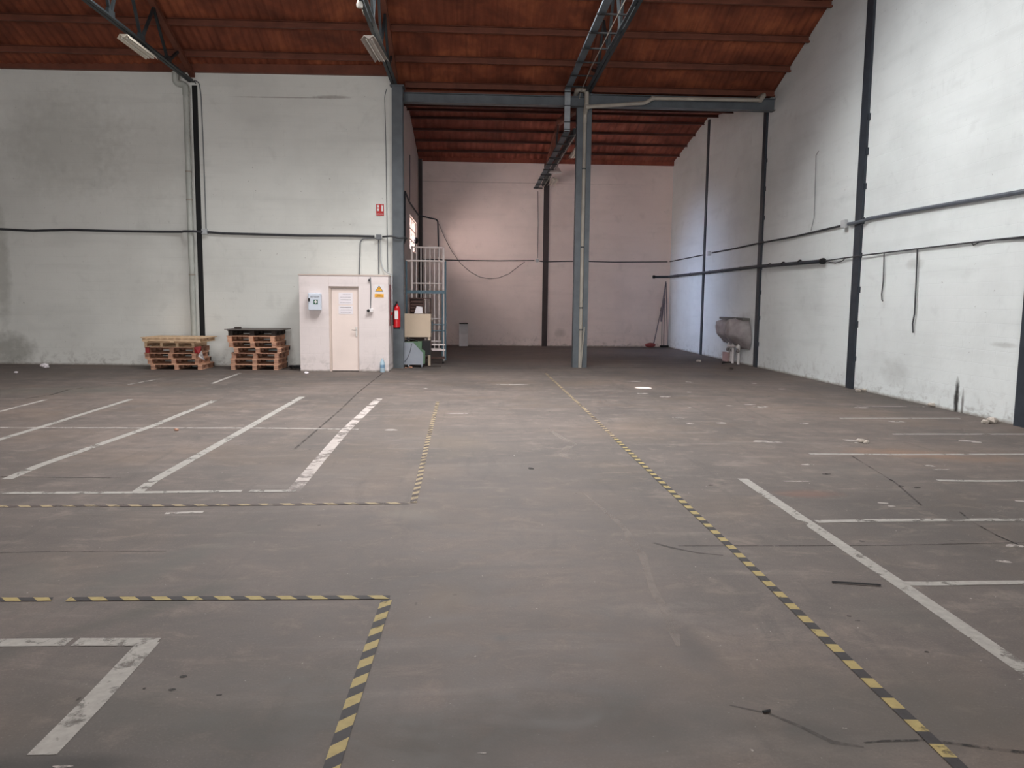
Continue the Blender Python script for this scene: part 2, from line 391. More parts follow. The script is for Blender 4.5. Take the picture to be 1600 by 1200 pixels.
# ------------------------------------------------------------------ hall shell
RS = .383; RY0 = 19.52; RZ0 = 6.82; RIDGE = 6.5
def zr(Y): return RZ0+RS*(RY0-Y) if Y >= RIDGE else RZ0+RS*(RY0-RIDGE)-RS*(RIDGE-Y)
VAL = (19.6, 6.74); RDG = (24.5, 7.44); BK = (28.4, 6.72)
def zb(Y):
    if Y <= RDG[0]: return VAL[1]+(RDG[1]-VAL[1])*(Y-VAL[0])/(RDG[0]-VAL[0])
    return RDG[1]+(BK[1]-RDG[1])*(Y-RDG[0])/(BK[0]-RDG[0])
def ztop(Y): return zr(Y) if Y < 19.55 else zb(Y)
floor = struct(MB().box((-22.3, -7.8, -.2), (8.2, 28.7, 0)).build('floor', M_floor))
# right wall
ys = [-7.6, RIDGE, 19.55, RDG[0], 28.6]
poly = [(rwx(-7.6), -7.6, 0), (rwx(28.6), 28.6, 0)]+[(rwx(Y), Y, ztop(Y)+.05) for Y in ys[::-1]]
struct(MB().prism(poly, (.25, 0, 0)).build('wall_right', M_wr))
struct(MB().prism([(-22, lwy(-22), 0), (-1.95, 18.85, 0), (-1.95, 18.85, 6.9), (-22, lwy(-22), 6.98)], (0, .2, 0)).build('wall_left', M_wl))
struct(MB().box((-2.2, BWY, 0), (rwx(28.4)+.02, BWY+.25, 6.76)).build('wall_back', M_wb))
# side wall of the rear bay with its window opening
WY0, WY1, WZ0, WZ1 = 24.5, 27.5, 3.25, 4.32
mb = MB()
def sidep(y0, y1, z0, zf):
    n = 8; Y = [y0+(y1-y0)*i/n for i in range(n+1)]
    if y0 < RDG[0] < y1: Y = sorted(Y+[RDG[0]])
    mb.prism([(-2.0, y0, z0), (-2.0, y1, z0)]+[(-2.0, q, zf(q)) for q in Y[::-1]], (-.2, 0, 0))
top = lambda q: (zb(q)+.03 if q > 19.6 else 6.8)
sidep(19.06, WY0, 0, top); sidep(WY1, BWY, 0, top); sidep(WY0, WY1, WZ1, top)
sidep(WY0, WY1, 0, lambda q: WZ0)
struct(mb.build('wall_side', M_ws))
mb = MB()
FILL_DOORS = ((-9.0, -4.0), (-1.5, 3.5))  # unseen door openings, added to carry the fill lamps
for a_, b_ in (((-22, 4.0), (8.1, 6.9)), ((-22, 0), (-9.0, 4.0)), ((-4.0, 0), (-1.5, 4.0)), ((3.5, 0), (8.1, 4.0))): mb.box((a_[0], -7.8, a_[1]), (b_[0], -7.6, b_[1]))
struct(mb.build('wall_front', M_wl))
poly = [(-22.1, -7.6, 0), (-22.1, 19.5, 0)]+[(-22.1, Y, zr(Y)) for Y in (19.5, RIDGE, -7.6)]
struct(MB().prism(poly, (-.2, 0, 0)).build('wall_far', M_wl))
# window in the side wall
wf = MB()
for z in (WZ0, WZ0+.36, WZ0+.72, WZ1): wf.box((-2.12, WY0, z-.02), (-2.06, WY1, z+.02))
for y in (WY0+.02, (WY0+WY1)/2, WY1-.02): wf.box((-2.12, y-.02, WZ0), (-2.06, y+.02, WZ1))
w1 = struct(wf.build('window_1', M_frame))
MB().box((-2.10, WY0, WZ0), (-2.09, WY1, WZ1)).build('pane', M_glass, w1)
# corrugated main roof, with openings added for unseen lamps between the trusses (above the frame)
OPEN = [(-5.9, -3.4, 11.9, 15.7), (-1.1, 1.9, 10.9, 15.7), (3.5, 5.4, 10.9, 15.2)]
def corr(x0, x1, pts, pitch, amp, nseg=6, yo=None):
    mb = MB(); n = int((x1-x0)/pitch*nseg); xs = [x0+(x1-x0)*i/n for i in range(n+1)]
    for a, c in zip(pts[:-1], pts[1:]):
        vs = []
        for x in xs:
            o = amp*sin(2*pi*x/pitch); vs += [(x, a[0], a[1]+o), (x, c[0], c[1]+o)]
        fs = []
        for i in range(n):
            xm = (xs[i]+xs[i+1])/2; ym = (a[0]+c[0])/2
            if any(q[0] < xm < q[1] and q[2] < ym < q[3] for q in (yo or [])): continue
            fs.append((2*i, 2*i+2, 2*i+3, 2*i+1))
        mb.add(vs, fs)
    return mb
pts = [(Y, zr(Y)) for Y in (19.75, 17.0, 15.7, 15.2, 11.9, 10.9, RIDGE, 0, -7.7)]
ce = struct(corr(-22.2, 8.1, pts, .18, .014, 6, OPEN).build('ceiling', M_roof, smooth=True))
# purlins out of the photo's frame stay part of the roof
mb = MB()
for k in range(8):
    Y = 14.4-k*1.0
    for x0, x1 in ((-22, -6.7), (-6.5, -5.95), (-3.35, -1.95), (-1.8, -1.15), (1.95, 2.6), (2.8, 3.45), (6.25, 7.5)):
        mb.box((x0, Y-.03, zr(Y)-.17), (x1, Y+.03, zr(Y)-.03))
mb.build('purlin', M_purl, ce)['kind'] = 'stuff'
c2 = struct(corr(-2.25, rwx(24)+.25, [(19.55, 6.735), (RDG[0], RDG[1]), (28.5, 6.70)], .24, .016, 8).build('ceiling', M_roof2, smooth=True))
# valley gutter box between the two roofs
struct(MB().box((-2.0, 19.42, 6.6), (7.4, 19.72, 6.72)).build('trim_1', M_purl))
struct(MB().box((-2.0, 28.27, 6.60), (7.25, 28.349, 6.75)).build('trim_4', M_roof2))
# soffit strip on top of the left wall
struct(MB().prism([(-22, lwy(-22)-.12, 6.95), (-1.97, 18.73, 6.87), (-1.97, 18.73, 7.09), (-22, lwy(-22)-.12, 6.97)], (0, .3, 0)).build('trim_2', M_purl))

# purlins seen in the photo
def purlin(Y, z, x0, x1, m, label, group, h=.14, w=.07):
    mb = MB(); t_ = .008; a, b_ = z-h-.02, z-.018
    mb.box((x0, Y+w/2-t_, a), (x1, Y+w/2, b_)); mb.box((x0, Y-w/2, b_-t_), (x1, Y+w/2-t_, b_)); mb.box((x0, Y-w/2, a), (x1, Y+w/2-t_, a+t_)); mb.box((x0, Y-w/2, a+t_), (x1, Y-w/2+t_, a+.036 if h > .1 else a+.012))
    o = mb.build('roof_purlin', m)
    return tag(o, label, 'roof beam', group)
gm_, gr_ = 'purlins under the main roof', 'purlins under the rear bay roof'
for Y, l, x0 in ((19.3, 'brown purlin lowest on the main roof slope just above the blue grey beam', -1.68),
             (18.42, 'brown purlin second up from the blue grey beam on the main roof slope', -22),
             (17.48, 'brown purlin third up from the beam on the main roof slope', -22),
             (16.47, 'brown purlin fourth up from the beam, near the top edge of the view', -22),
             (15.45, 'brown purlin highest up in the main roof, beyond the top of the view', -22)):
    purlin(Y, zr(Y), x0, rwx(Y), M_purl, l, gm_)
for Y, l in ((20.9, 'dark red purlin of the rear bay roof nearest behind the blue grey beam'),
             (22.2, 'dark red purlin on the near slope of the rear bay roof, second behind the beam'),
             (23.5, 'dark red purlin just in front of the rear bay roof ridge'),
             (24.85, 'dark red purlin just behind the rear bay roof ridge'),
             (25.75, 'dark red purlin in the upper part of the far slope of the rear bay roof'),
             (26.65, 'dark red purlin in the middle of the far slope of the rear bay roof'),
             (27.55, 'dark red purlin lowest on the far slope, nearest the back wall')):
    purlin(Y, zb(Y), -1.995, rwx(Y)-.005, M_purl2, l, gr_, .07, .07)

# ------------------------------------------------------------------ steel frame
def ibeam(mb, x0, x1, y0, y1, z0, z1, t=.015, web='y'):
    """H section upright; web='y': flanges face +-Y, web runs in Y"""
    if web == 'y':
        mb.box((x0, y0, z0), (x1, y0+t, z1)); mb.box((x0, y1-t, z0), (x1, y1, z1)); xm = (x0+x1)/2; mb.box((xm-t/2, y0+t, z0), (xm+t/2, y1-t, z1))
    else:
        mb.box((x0, y0, z0), (x0+t, y1, z1)); mb.box((x1-t, y0, z0), (x1, y1, z1)); ym = (y0+y1)/2; mb.box((x0+t, ym-t/2, z0), (x1-t, ym+t/2, z1))
t = thing('steel_column', 'blue grey steel column at the end of the left wall beside the white booth', 'column', (-1.81, 18.85, 0))
m_ = MB(); ibeam(m_, -1.94, -1.69, 18.72, 19.02, 0, 6.62); m_.build('shaft', M_blue, t)
MB().box((-1.98, 18.68, 6.62), (-1.65, 19.06, 6.65)).build('cap_plate', M_blue, t)
t = thing('steel_column', 'free standing blue grey steel column in the middle with a drainpipe up its front', 'column', (2.68, 19.3, 0))
cb_ = ATY(905.5, 574, 19.2)
CX = cb_.x
m_ = MB(); m_.box((CX-.18, 19.2, 0), (CX-.035, 19.42, 6.7)).build('flange', M_blue, t)
m_ = MB(); m_.box((CX+.06, 19.2, 0), (CX+.18, 19.42, 6.7)).build('flange', M_blue, t)
m_ = MB(); m_.box((CX-.035, 19.34, 0), (CX+.06, 19.40, 6.7)).build('web', M_truss, t)
xr = rwx(19.75)
def wallcol(Y, w, d, z1, label, m=M_dark, teeth=True):
    X = rwx(Y); t = thing('wall_column', label, 'column', (X, Y, 0), 'steel columns let into the right wall')
    mb = MB(); sk = (rwx(Y+w/2)-rwx(Y-w/2))
    mb.prism([(rwx(Y-w/2)-d, Y-w/2, 0), (rwx(Y+w/2)-d, Y+w/2, 0), (rwx(Y+w/2)+.03, Y+w/2, 0), (rwx(Y-w/2)+.03, Y-w/2, 0)], (0, 0, z1)); mb.build('shaft', m, t)
    if teeth:
        z = .55; k = 0
        while z < min(z1-.3, 5.6):
            h = .09+.05*random.random(); q = .025+.03*random.random()
            MB().box((X-d*.6, Y-w/2-q, z), (X+.02, Y-w/2+.001, z+h)).build('wall_tie', m, t); z += .62+.1*random.random()
    return t
wallcol(24.35, .17, .03, 7.33, 'dark steel wall column on the right wall nearest the back corner', teeth=False)
wallcol(19.72, .2, .05, 6.72, 'dark steel wall column on the right wall that carries the end of the blue grey beam')
wallcol(14.80, .24, .05, zr(14.8)-.03, 'tall dark steel wall column on the right wall between the beam end and the picture edge')
wallcol(10.1, .24, .05, zr(10.1)-.03, 'dark steel wall column at the right edge of the picture, seen only at its foot')
# head beam
a = Vector((-1.69, 18.95, 6.42)); 
t = thing('head_beam', 'long blue grey steel beam spanning from the left column to the right wall', 'beam', (2.7, 19.2, 6.4))
mb = MB(); zb0, zb1 = 6.36, 6.56
mb.box((-1.69, 19.12, zb0), (CX-.0, 19.135, zb1)); mb.box((-1.69, 19.02, zb1), (CX, 19.25, zb1+.012)); mb.box((-1.69, 19.02, zb0-.012), (CX, 19.25, zb0))
mb.build('beam_half', M_blue, t)
mb = MB(); mb.box((CX+.001, 19.12, zb0), (xr-.06, 19.135, zb1+.06)); mb.box((CX+.001, 19.02, zb1+.06), (xr-.06, 19.25, zb1+.072)); mb.box((CX+.001, 19.02, zb0-.012), (xr-.06, 19.25, zb0))
mb.build('beam_half', M_blue, t)
# left wall column gap
t = tag(MB().prism([(-6.62, 18.99, 0), (-6.50, 18.986, 0), (-6.50, 18.986, 6.6), (-6.62, 18.99, 6.6)], (0, .05, 0)).build('wall_column', mat('shadowed recess steel', (16, 18, 20), .6)), 'narrow shadow-black steel column let into the left wall beside the grey drainpipe', 'column')  # shadow on the recessed steel is put into its near-black colour
# back wall column
bp = BW(850.5, 541)
tag(MB().box((bp.x-.1, BWY-.03, 0), (bp.x+.1, BWY+.02, 6.7)).build('wall_column', mat('brown black steel', (60, 50, 50), .55)), 'dark brown steel column let into the back wall', 'column')
tag(MB().box((-1.99, 28.18, 0), (-1.86, 28.34, 6.66)).build('corner_column', mat('brown black steel', (60, 50, 50), .55)), 'dark column in the left back corner of the rear bay', 'column')

# trusses
def truss(X, label, y0, yend, zc=6.66):
    t = thing('roof_truss', label, 'roof truss', (X, y0, zc), 'steel lattice trusses under the main roof')
    mb = MB(); 
    for s in (-1, 1): mb.bar((X+s*.041, y0, zc), (X+s*.041, yend, zc), .066, .012); mb.bar((X+s*.022, y0, zc+.03), (X+s*.022, yend, zc+.03), .01, .07)
    mb.build('bottom_chord', M_truss, t)
    mb = MB(); mb.bar((X, y0+.1, zr(y0)-.22), (X, RIDGE, zr(RIDGE)-.22), .12, .1); mb.bar((X, RIDGE, zr(RIDGE)-.22), (X, yend, zr(yend)-.22), .12, .1)
    mb.build('top_chord', M_purl, t)
    nodes = [17.55, 16.2, 14.9, 13.5, 12.1, 10.7, 9.3, 7.9, RIDGE]
    prev = y0-.25
    for k, Y in enumerate(nodes):
        ym = (prev+Y)/2
        for (p, q) in ((prev, ym), (Y, ym)):
            if k == 0 and p == prev: continue
            MB().bar((X, p, zc+.05), (X, ym, zr(ym)-.27), .05, .05).build('web_bar', M_truss, t)
        MB().box((X-.03, Y-.12, zc+.02), (X+.03, Y+.12, zc+.16)).build('gusset_plate', M_truss, t)
        prev = Y
    return t
truss(-6.6, 'dark steel roof truss meeting the left wall above the grey drainpipe', 18.95, 3.0)
truss(-1.88, 'dark steel roof truss rising from the column beside the white booth', 18.9, 3.0)
truss(2.72, 'dark steel roof truss above the free standing middle column', 19.4, 3.0)
# rear bay rafter and low tie
t = thing('roof_rafter', 'brown painted rafter under the rear bay roof above the hanging cable tray', 'beam', (2.62, 24, 6.7))
MB().bar((2.62, 19.72, zb(19.72)-.25), (2.62, RDG[0], RDG[1]-.25), .12, .18).build('rafter_half', M_purl, t)
MB().bar((2.62, RDG[0], RDG[1]-.25), (2.62, 28.34, zb(28.34)-.25), .12, .18).build('rafter_half', M_purl, t)
t = thing('tie_beam', 'dark steel tie beam under the rear bay roof beside the cable tray', 'beam', (2.5, 24, 5.8))
MB().bar((2.50, 19.5, 5.86), (2.50, 28.34, 5.86), .10, .14).build('chord', M_truss, t)
for Y in (21.5, 24.5, 27.2): MB().bar((2.50, Y, 5.93), (2.60, Y, zb(Y)-.34), .03, .03).build('hanger_rod', M_truss, t)

# cable tray
TX = 2.23
t = thing('cable_tray', 'long blue grey cable tray under the middle truss, running back to the rear wall', 'cable tray', (TX, 19.2, 6.7))
def tray(p, q, name, m):
    mb = MB(); mb.bar(p, q, .14, .008); P = Vector(p); Q = Vector(q)
    for s in (-.066, .066): mb.bar(P+Vector((s, 0, .018)) if abs(P.z-Q.z) < .1 else P+Vector((s, .02, 0)), Q+Vector((s, 0, .018)) if abs(P.z-Q.z) < .1 else Q+Vector((s, .02, 0)), .006, .035)
    mb.build(name, m, t)
tray((TX, 3.5, 6.70), (TX, 19.0, 6.70), 'tray_run', M_bluel)
mb = MB(); mb.box((TX-.07, 18.98, 5.74), (TX+.07, 18.99, 6.72)); mb.box((TX-.07, 18.99, 5.74), (TX-.064, 19.03, 6.72)); mb.box((TX+.064, 18.99, 5.74), (TX+.07, 19.03, 6.72)); mb.build('tray_drop', M_galv, t)
tray((TX, 19.0, 5.72), (TX, 28.3, 5.70), 'tray_run', M_bluel)
for z in (6.65, 6.33, 5.95, 5.78): MB().box((TX-.075, 18.955, z-.008), (TX+.075, 18.98, z+.008)).build('strap', M_black, t)
for Y in (18.6, 17.7, 16.75, 15.85, 14.95, 14.0, 13.05): MB().box((TX-.1, Y-.02, 6.66), (2.68, Y+.02, 6.685)).build('hanger_bar', M_black, t)
for k in range(10): 
    Y = 19.25+k*.97; MB().box((TX-.11, Y-.025, 5.66), (2.44, Y+.025, 5.69)).build('hanger_bar', M_black, t)
c_ = ATX(865, 0, 2.45)
tag(MB().tube([(2.47, 8, 6.60), (2.47, 17, 6.60), (2.52, 18.9, 6.6), (2.52, 19.0, 6.5)], .008).build('power_cable', M_pvc), 'thin pale cable running under the middle truss beside the cable tray', 'cable')
tag(MB().tube([(2.5, 19.5, 5.77), (2.5, 21, 5.765), (2.5, 23.6, 5.765), (2.5, 28.2, 5.765)], .016).build('power_cable', M_pvc), 'pale cable run under the rear bay tie beam behind the middle column', 'cable')

# luminaires
def batten(p, q, label, m=M_lamp, w=.2):
    p = Vector(p); q = Vector(q); c = (p+q)/2
    t = thing('fluorescent_light', label, 'ceiling light', (c.x, c.y, c.z), 'fluorescent lights hung under the trusses')
    d = (q-p).normalized(); s = Vector((-d.y, d.x, 0)).normalized()
    mb = MB(); u = Vector((0, 0, 1))
    prof = [(-w/2, -.03), (-w*.3, .05), (w*.3, .05), (w/2, -.03), (w*.3-.005, .04), (w*.0+.02, -.005), (-.02, -.005), (-w*.3+.005, .04)]
    mb.prism([p+s*a+u*b_ for a, b_ in prof], q-p); mb.build('reflector', m, t)
    for k in (-.05, .05): MB().tube([p+s*k+u*-.008+d*.04, q+s*k+u*-.008-d*.04], .013, 8).build('tube', M_tube, t)
    MB().box((c.x-.03, c.y-.3, c.z+.05), (c.x+.03, c.y-.27, c.z+.12)).build('bracket', M_truss, t)
    MB().box((c.x-.03, c.y+.27, c.z+.05), (c.x+.03, c.y+.3, c.z+.12)).build('bracket', M_truss, t)
batten((-6.62, 15.45, 6.53), (-6.62, 16.75, 6.53), 'pale fluorescent light under the left truss above the left wall', w=.24)
batten((-1.98, 15.05, 6.50), (-1.9, 16.55, 6.53), 'twin reflector fluorescent light under the truss by the booth column', mat('dull reflector', (176, 168, 160), .4), w=.30)
batten((2.78, 20.9, 5.73), (2.78, 22.4, 5.73), 'fluorescent light in the rear bay just left of the middle column', w=.26)
batten((2.70, 26.3, 5.73), (2.70, 27.6, 5.73), 'fluorescent light in the rear bay nearest the back wall', w=.26)
p = ATX(571, 16, -1.95)
t = thing('emergency_light', 'small pale light box high on the truss by the booth column', 'light', (p.x, p.y, p.z))
MB().box((p.x-.05, p.y-.08, p.z-.05), (p.x+.07, p.y+.12, p.z+.07)).build('housing', M_lamp, t, bev=.008)
MB().box((p.x-.04, p.y-.085, p.z-.04), (p.x+.06, p.y-.079, p.z+.04)).build('lens', M_tube, t)
p = ATX(562, 4, -1.95)
tag(MB().lathe((p.x, p.y, p.z-.03), [(.0, -.06), (.05, -.05), (.06, 0), (.04, .05), (.02, .12)], 12).build('lamp_bulb', M_tube, smooth=True), 'round white lamp on the truss by the booth column, at the top edge', 'light')
L = ATY(868, 270, 25.0)
t = thing('high_bay_lamp', 'bell shaped industrial lamp with a red housing hanging in the rear bay', 'lamp', (L.x, L.y, L.z))
MB().lathe((L.x, L.y, L.z), [(.21, 0), (.19, .02), (.13, .13), (.07, .19), (.07, .21), (.065, .19), (.12, .12), (.18, .015)], 20).build('reflector', mat('polished reflector', (226, 222, 218), .3, .1, .05), t, smooth=True)
MB().lathe((L.x, L.y, L.z+.21), [(.07, 0), (.085, .05), (.085, .2), (.05, .26)], 14).build('housing', mat('dull red housing', (120, 36, 40), .4), t, smooth=True)
MB().lathe((L.x, L.y, L.z+.02), [(.02, 0), (.06, .03), (.05, .1), (.03, .14)], 12).build('bulb', M_tube, t, smooth=True)
MB().tube([(L.x, L.y, L.z+.47), (L.x, L.y, zb(25)-.02)], .01).build('hanger_rod', M_truss, t)

# drain pipes
PX = ATY(303-4.5, 573, 18.8).x
t = thing('drainpipe', 'grey drainpipe running down the left wall beside the black column', 'pipe', (-6.72, 18.9, 0))
xb = -6.72
MB().tube([(xb, 18.87, 0), (xb, 18.87, 6.35)], .065, 14).build('pipe', M_pvcg, t, smooth=True)
MB().tube(roundp([(xb, 18.87, 6.35), (xb, 18.87, 6.58), (xb-.22, 18.86, 6.60), (xb-.22, 18.86, 6.86)], .13, 6), .075, 14).build('elbow', M_pvcg, t, smooth=True)
for z in (4.6, 3.95, 2.2): MB().tube([(xb, 18.87, z-.02), (xb, 18.87, z+.02)], .072, 14).build('pipe_joint', M_pvc, t, smooth=True)
t = thing('drainpipe', 'beige grey drainpipe up the front of the free standing middle column', 'pipe', (CX+.01, 19.25, 0))
MB().tube([(CX+.012, 19.225, 0), (CX+.012, 19.225, 6.35)], .047, 14).build('pipe', M_pvc, t, smooth=True)
for z in (.95, 1.5, 3.0, 4.9): MB().tube([(CX+.012, 19.225, z-.015), (CX+.012, 19.225, z+.015)], .052, 14).build('pipe_joint', M_truss, t, smooth=True)
MB().tube(roundp([(CX+.012, 19.225, 6.0), (CX+.012, 19.225, 6.2), (CX+.012, 18.96, 6.34), (CX+.012, 18.97, 6.7), (CX-.22, 18.97, 6.72), (CX-.22, 19.5, 6.60)], .08, 5), .055, 12).build('elbow', M_pvc, t, smooth=True)
yb = 18.93
pA = ATY(918, 167, yb); pB = ATY(1008, 161, yb); pC = ATY(1020, 153.5, yb); pD = ATY(1188, 156.5, yb); pE = ATY(1194, 151, yb); pF = ATY(1194, 160, yb)
t = thing('drainpipe', 'horizontal beige drainpipe along the right half of the head beam', 'pipe', (5, yb, 6.4))
MB().tube(roundp([pA, pB, pC, pD], .06, 4), .045, 12).build('pipe', M_pvc, t, smooth=True)
MB().tube(roundp([pD, pE+Vector((0, 0, .04)), pE+Vector((0, .4, .06))], .06, 4), .06, 12).build('elbow', M_pvc, t, smooth=True)
for q in (pA, pC, pD): MB().tube([q-Vector((.04, 0, 0)), q+Vector((.04, 0, 0))], .055, 12).build('pipe_joint', M_pvc, t, smooth=True)
q0 = ATY(907.5, 573.5, 19.1); q1 = ATY(913.5, 511, 19.12)
tag(MB().tube([(q0.x, 19.1, .005), (q1.x, 19.165, q1.z)], .016, 8).build('loose_pipe', M_pvc), 'short thin pipe leaning against the foot of the middle column', 'pipe')

# ------------------------------------------------------------------ wall cabling
BZ_ = 2.19
def cab(pts, r, m, name, label, cat='cable', rd=0.0, parent=None, n=8):
    if rd: pts = roundp(pts, rd, 5)
    o = MB().tube(pts, r, n).build(name, m, parent, smooth=True)
    return tag(o, label, cat) if parent is None else o
def jbox(p, s, label, face, m=M_boxw):
    x, y, z = p; d = s/2
    t = thing('junction_box', label, 'junction box', (x, y, z), 'electrical junction boxes on the walls')
    if face == 'Y': MB().box((x-d, y-.045, z-d), (x+d, y+.02, z+d)).build('housing', m, t, bev=.006); MB().box((x-d*.85, y-.055, z-d*.85), (x+d*.85, y-.046, z+d*.85)).build('cover', m, t, bev=.003)
    else: MB().box((x-.045, y-d, z-d), (x+.02, y+d, z+d)).build('housing', m, t, bev=.006); MB().box((x-.055, y-d*.85, z-d*.85), (x-.046, y+d*.85, z+d*.85)).build('cover', m, t, bev=.003)
pts = [Vector((-21.9, lwy(-21.9)-.035, 3.25))]+[LW(x, y, .035) for x, y in ((0, 358), (50, 360.5), (110, 359), (180, 361), (250, 362))]
pts += [Vector((-6.95, 18.96, 3.21)), Vector((-6.86, 18.80, 3.21)), Vector((-6.6, 18.77, 3.21)), Vector((-6.48, 18.92, 3.21))]
pts += [LW(x, y, .035) for x, y in ((330, 363), (345, 364.5), (400, 366), (470, 368), (540, 368.5), (585, 369.5))]
cab(pts, .028, M_cable, 'cable_conduit', 'thick dark cable bundle running level across the left wall', rd=.03)
p = LW(320, 362, .05); jbox(p, .13, 'pale grey junction box on the left wall just right of the drainpipe', 'Y')
q = LW(322, 357, .025); cab([q, LW(318, 240, .025), LW(314, 150, .025), LW(311, 129, .025), LW(303, 125, .025), Vector((-6.5, 18.9, 6.62))], .012, M_cond, 'cable_conduit', 'thin vertical conduit from the roof truss down to the junction box beside the left drainpipe', rd=.08)
p = LW(592, 370.5, .05); jbox(p, .12, 'grey junction box on the left wall above the white booth', 'Y', M_cond)
cab([LW(588, 372.5, .025), LW(563, 373, .025), Vector((LW(561.5, 428, .03).x, LW(561.5, 428, .03).y-.02, BZ_+.03))], .013, M_cond, 'cable_conduit', 'grey conduit bending down to the booth roof left of the junction box', rd=.12)
cab([LW(591.5, 374, .025), LW(592, 428, .025)], .013, M_cond, 'cable_conduit', 'straight grey conduit from the junction box down onto the booth roof')
cab([LW(595, 374, .03), LW(595, 410, .03), LW(600, 423, .04), Vector((-2.0, 18.7, 2.26)), Vector((-1.93, 18.4, 2.24)), Vector((-1.90, 18.1, 2.16)), Vector((-1.90, 18.1, 1.62))], .014, M_boxw, 'cable_conduit', 'pale conduit curling from the junction box over the booth corner to the extinguisher', rd=.1)
cab([LW(604, 139, .02), LW(601, 150, .02), LW(603, 230, .02), LW(604.5, 330, .02), LW(605, 366, .02), LW(606, 425, .03)], .008, M_cond, 'power_cable', 'thin wire hanging down the end of the left wall next to the blue grey column', rd=.1)
cab([LW(598, 370, .035), Vector((-1.96, 18.68, 3.16)), Vector((-1.80, 18.66, 3.11)), Vector((-1.66, 18.69, 3.13)), Vector((-1.64, 19.1, 3.14))], .022, M_cable, 'cable_conduit', 'dark cable crossing the blue grey column above the booth', rd=.05)
# side wall loops
cab([SW(624, 374), SW(631, 381), SW(632.5, 378), SW(632.5, 298), SW(640, 316), Vector((-1.97, 28.0, 4.66)), Vector((-1.83, 28.12, 4.64)), BW(672, 341), BW(684, 343), BW(685, 384), Vector((BW(685, 384).x, 28.32, 3.2))], .024, M_dark, 'cable_conduit', 'dark conduit looping up the side wall and across the back corner above the white grille', rd=.12)
cab([SW(640, 313), SW(640.5, 242)], .012, M_dark, 'power_cable', 'thin dark wire hanging on the side wall above the window', n=6)
cab([Vector((-1.85, 28.3, 3.13)), BW(705, 406.5), BW(780, 407.5), BW(835, 407)], .018, M_cable, 'cable_conduit', 'dark conduit running level along the back wall left of the round box')
p = BW(839.5, 407, .05)
t = thing('junction_box', 'round pale junction box on the back wall beside the dark column', 'junction box', p)
MB().tube([p+Vector((0, .03, 0)), p+Vector((0, -.02, 0))], .065, 14).build('housing', M_boxw, t)
cab([BW(843, 408), BW(850, 409, .06), BW(900, 408), BW(960, 409.5), BW(1043, 409)], .018, M_cable, 'cable_conduit', 'dark conduit running level along the back wall from the dark column to the right corner')
cab([BW(840.5, 299), BW(841, 350), BW(840, 403)], .010, M_cable, 'power_cable', 'thin vertical wire dropping to the round box on the back wall')
pp = arc(BW(687, 352, .05), BW(822, 411, .05), .0, 20)
import bisect
cat_ = [BW(x, y, .05) for x, y in ((686, 350), (695, 372), (706, 393), (720, 412), (735, 425), (750, 433), (765, 435.5), (780, 434), (795, 428), (808, 418), (820, 409))]
cab(cat_, .009, M_cable, 'power_cable', 'slack wire hanging in a long curve on the back wall right of the white grille')
# right wall
cab([Vector((rwx(28.3)-.03, 28.31, 3.16)), RW(1070, 404), RW(1098, 398.5)], .018, M_cable, 'cable_conduit', 'dark conduit on the right wall between the back corner and the rearmost wall column')
p = RW(1108, 396, .05); jbox(p, .14, 'pale junction box on the right wall beside the rearmost wall column', 'X')
cab([RW(1113, 395), RW(1150, 388), RW(1186, 380, .07), RW(1194, 378.5, .07), RW(1240, 370), RW(1270, 363), RW(1315, 352.5)], .022, M_cable, 'cable_conduit', 'dark conduit on the right wall between two junction boxes, crossing a wall column')
p = RW(1320, 350, .05); jbox(p, .16, 'pale junction box on the right wall beside the tall wall column', 'X')
cab([RW(1326, 350), RW(1336, 348.5, .07), RW(1348, 345.5, .07), RW(1356, 342), RW(1420, 330), RW(1500, 316), RW(1600, 299), Vector((rwx(6)-.04, 6, 3.23)), Vector((rwx(-7)-.04, -7, 3.23))], .034, mat('slate cable sheath', (92, 98, 106), .5), 'cable_conduit', 'thick slate grey cable bundle rising along the near part of the right wall')
tb = thing('wall_pipe', 'thick black pipe along the right wall ending before the tall wall column', 'pipe', RW(1290, 408))
pe = RW(1285, 408, .07)
MB().tube(roundp([(6.62, 28.22, 2.59), (rwx(28.2)-.09, 28.18, 2.60), (rwx(24)-.09, 24, 2.6), (rwx(19.7)-.10, 19.7, 2.6), pe], .06, 4), .042, 12).build('pipe', M_dark, tb, smooth=True)
d_ = Vector((rwx(16)-rwx(17), -1, 0)).normalized()
MB().tube([pe-d_*.03, pe+d_*.05], .065, 12).build('end_flange', M_black, tb, smooth=True)
MB().tube([(6.58, 28.22, 2.59), (6.66, 28.22, 2.59)], .06, 12).build('end_flange', M_black, tb, smooth=True)
for Y in (17.2, 18.1, 18.9, 20.9, 22.4, 23.5, 25.5, 27): MB().tube([(rwx(Y)-.088, Y-.015, 2.6), (rwx(Y)-.088, Y+.015, 2.6)], .05, 12).build('pipe_clip', M_black, tb)
cab([RW(1288, 407.5), RW(1335, 401, .06), RW(1347, 399, .06), RW(1400, 393), RW(1440, 388), RW(1500, 381), RW(1560, 374), RW(1600, 370), Vector((rwx(6)-.03, 6, 2.6))], .013, M_cable, 'power_cable', 'thin dark cable continuing along the right wall from the end of the black pipe')
cab([RW(1289, 408), RW(1296, 409.5), RW(1305, 411), RW(1315, 408.5), RW(1322, 402.5)], .009, M_cable, 'power_cable', 'short loop of slack wire at the end of the black pipe')
cab([RW(1518, 379), RW(1521, 383, .04), RW(1530, 378.5), RW(1555, 375), RW(1600, 372.5)], .009, M_cable, 'power_cable', 'slack pale wire sagging under the thin cable at the right edge')
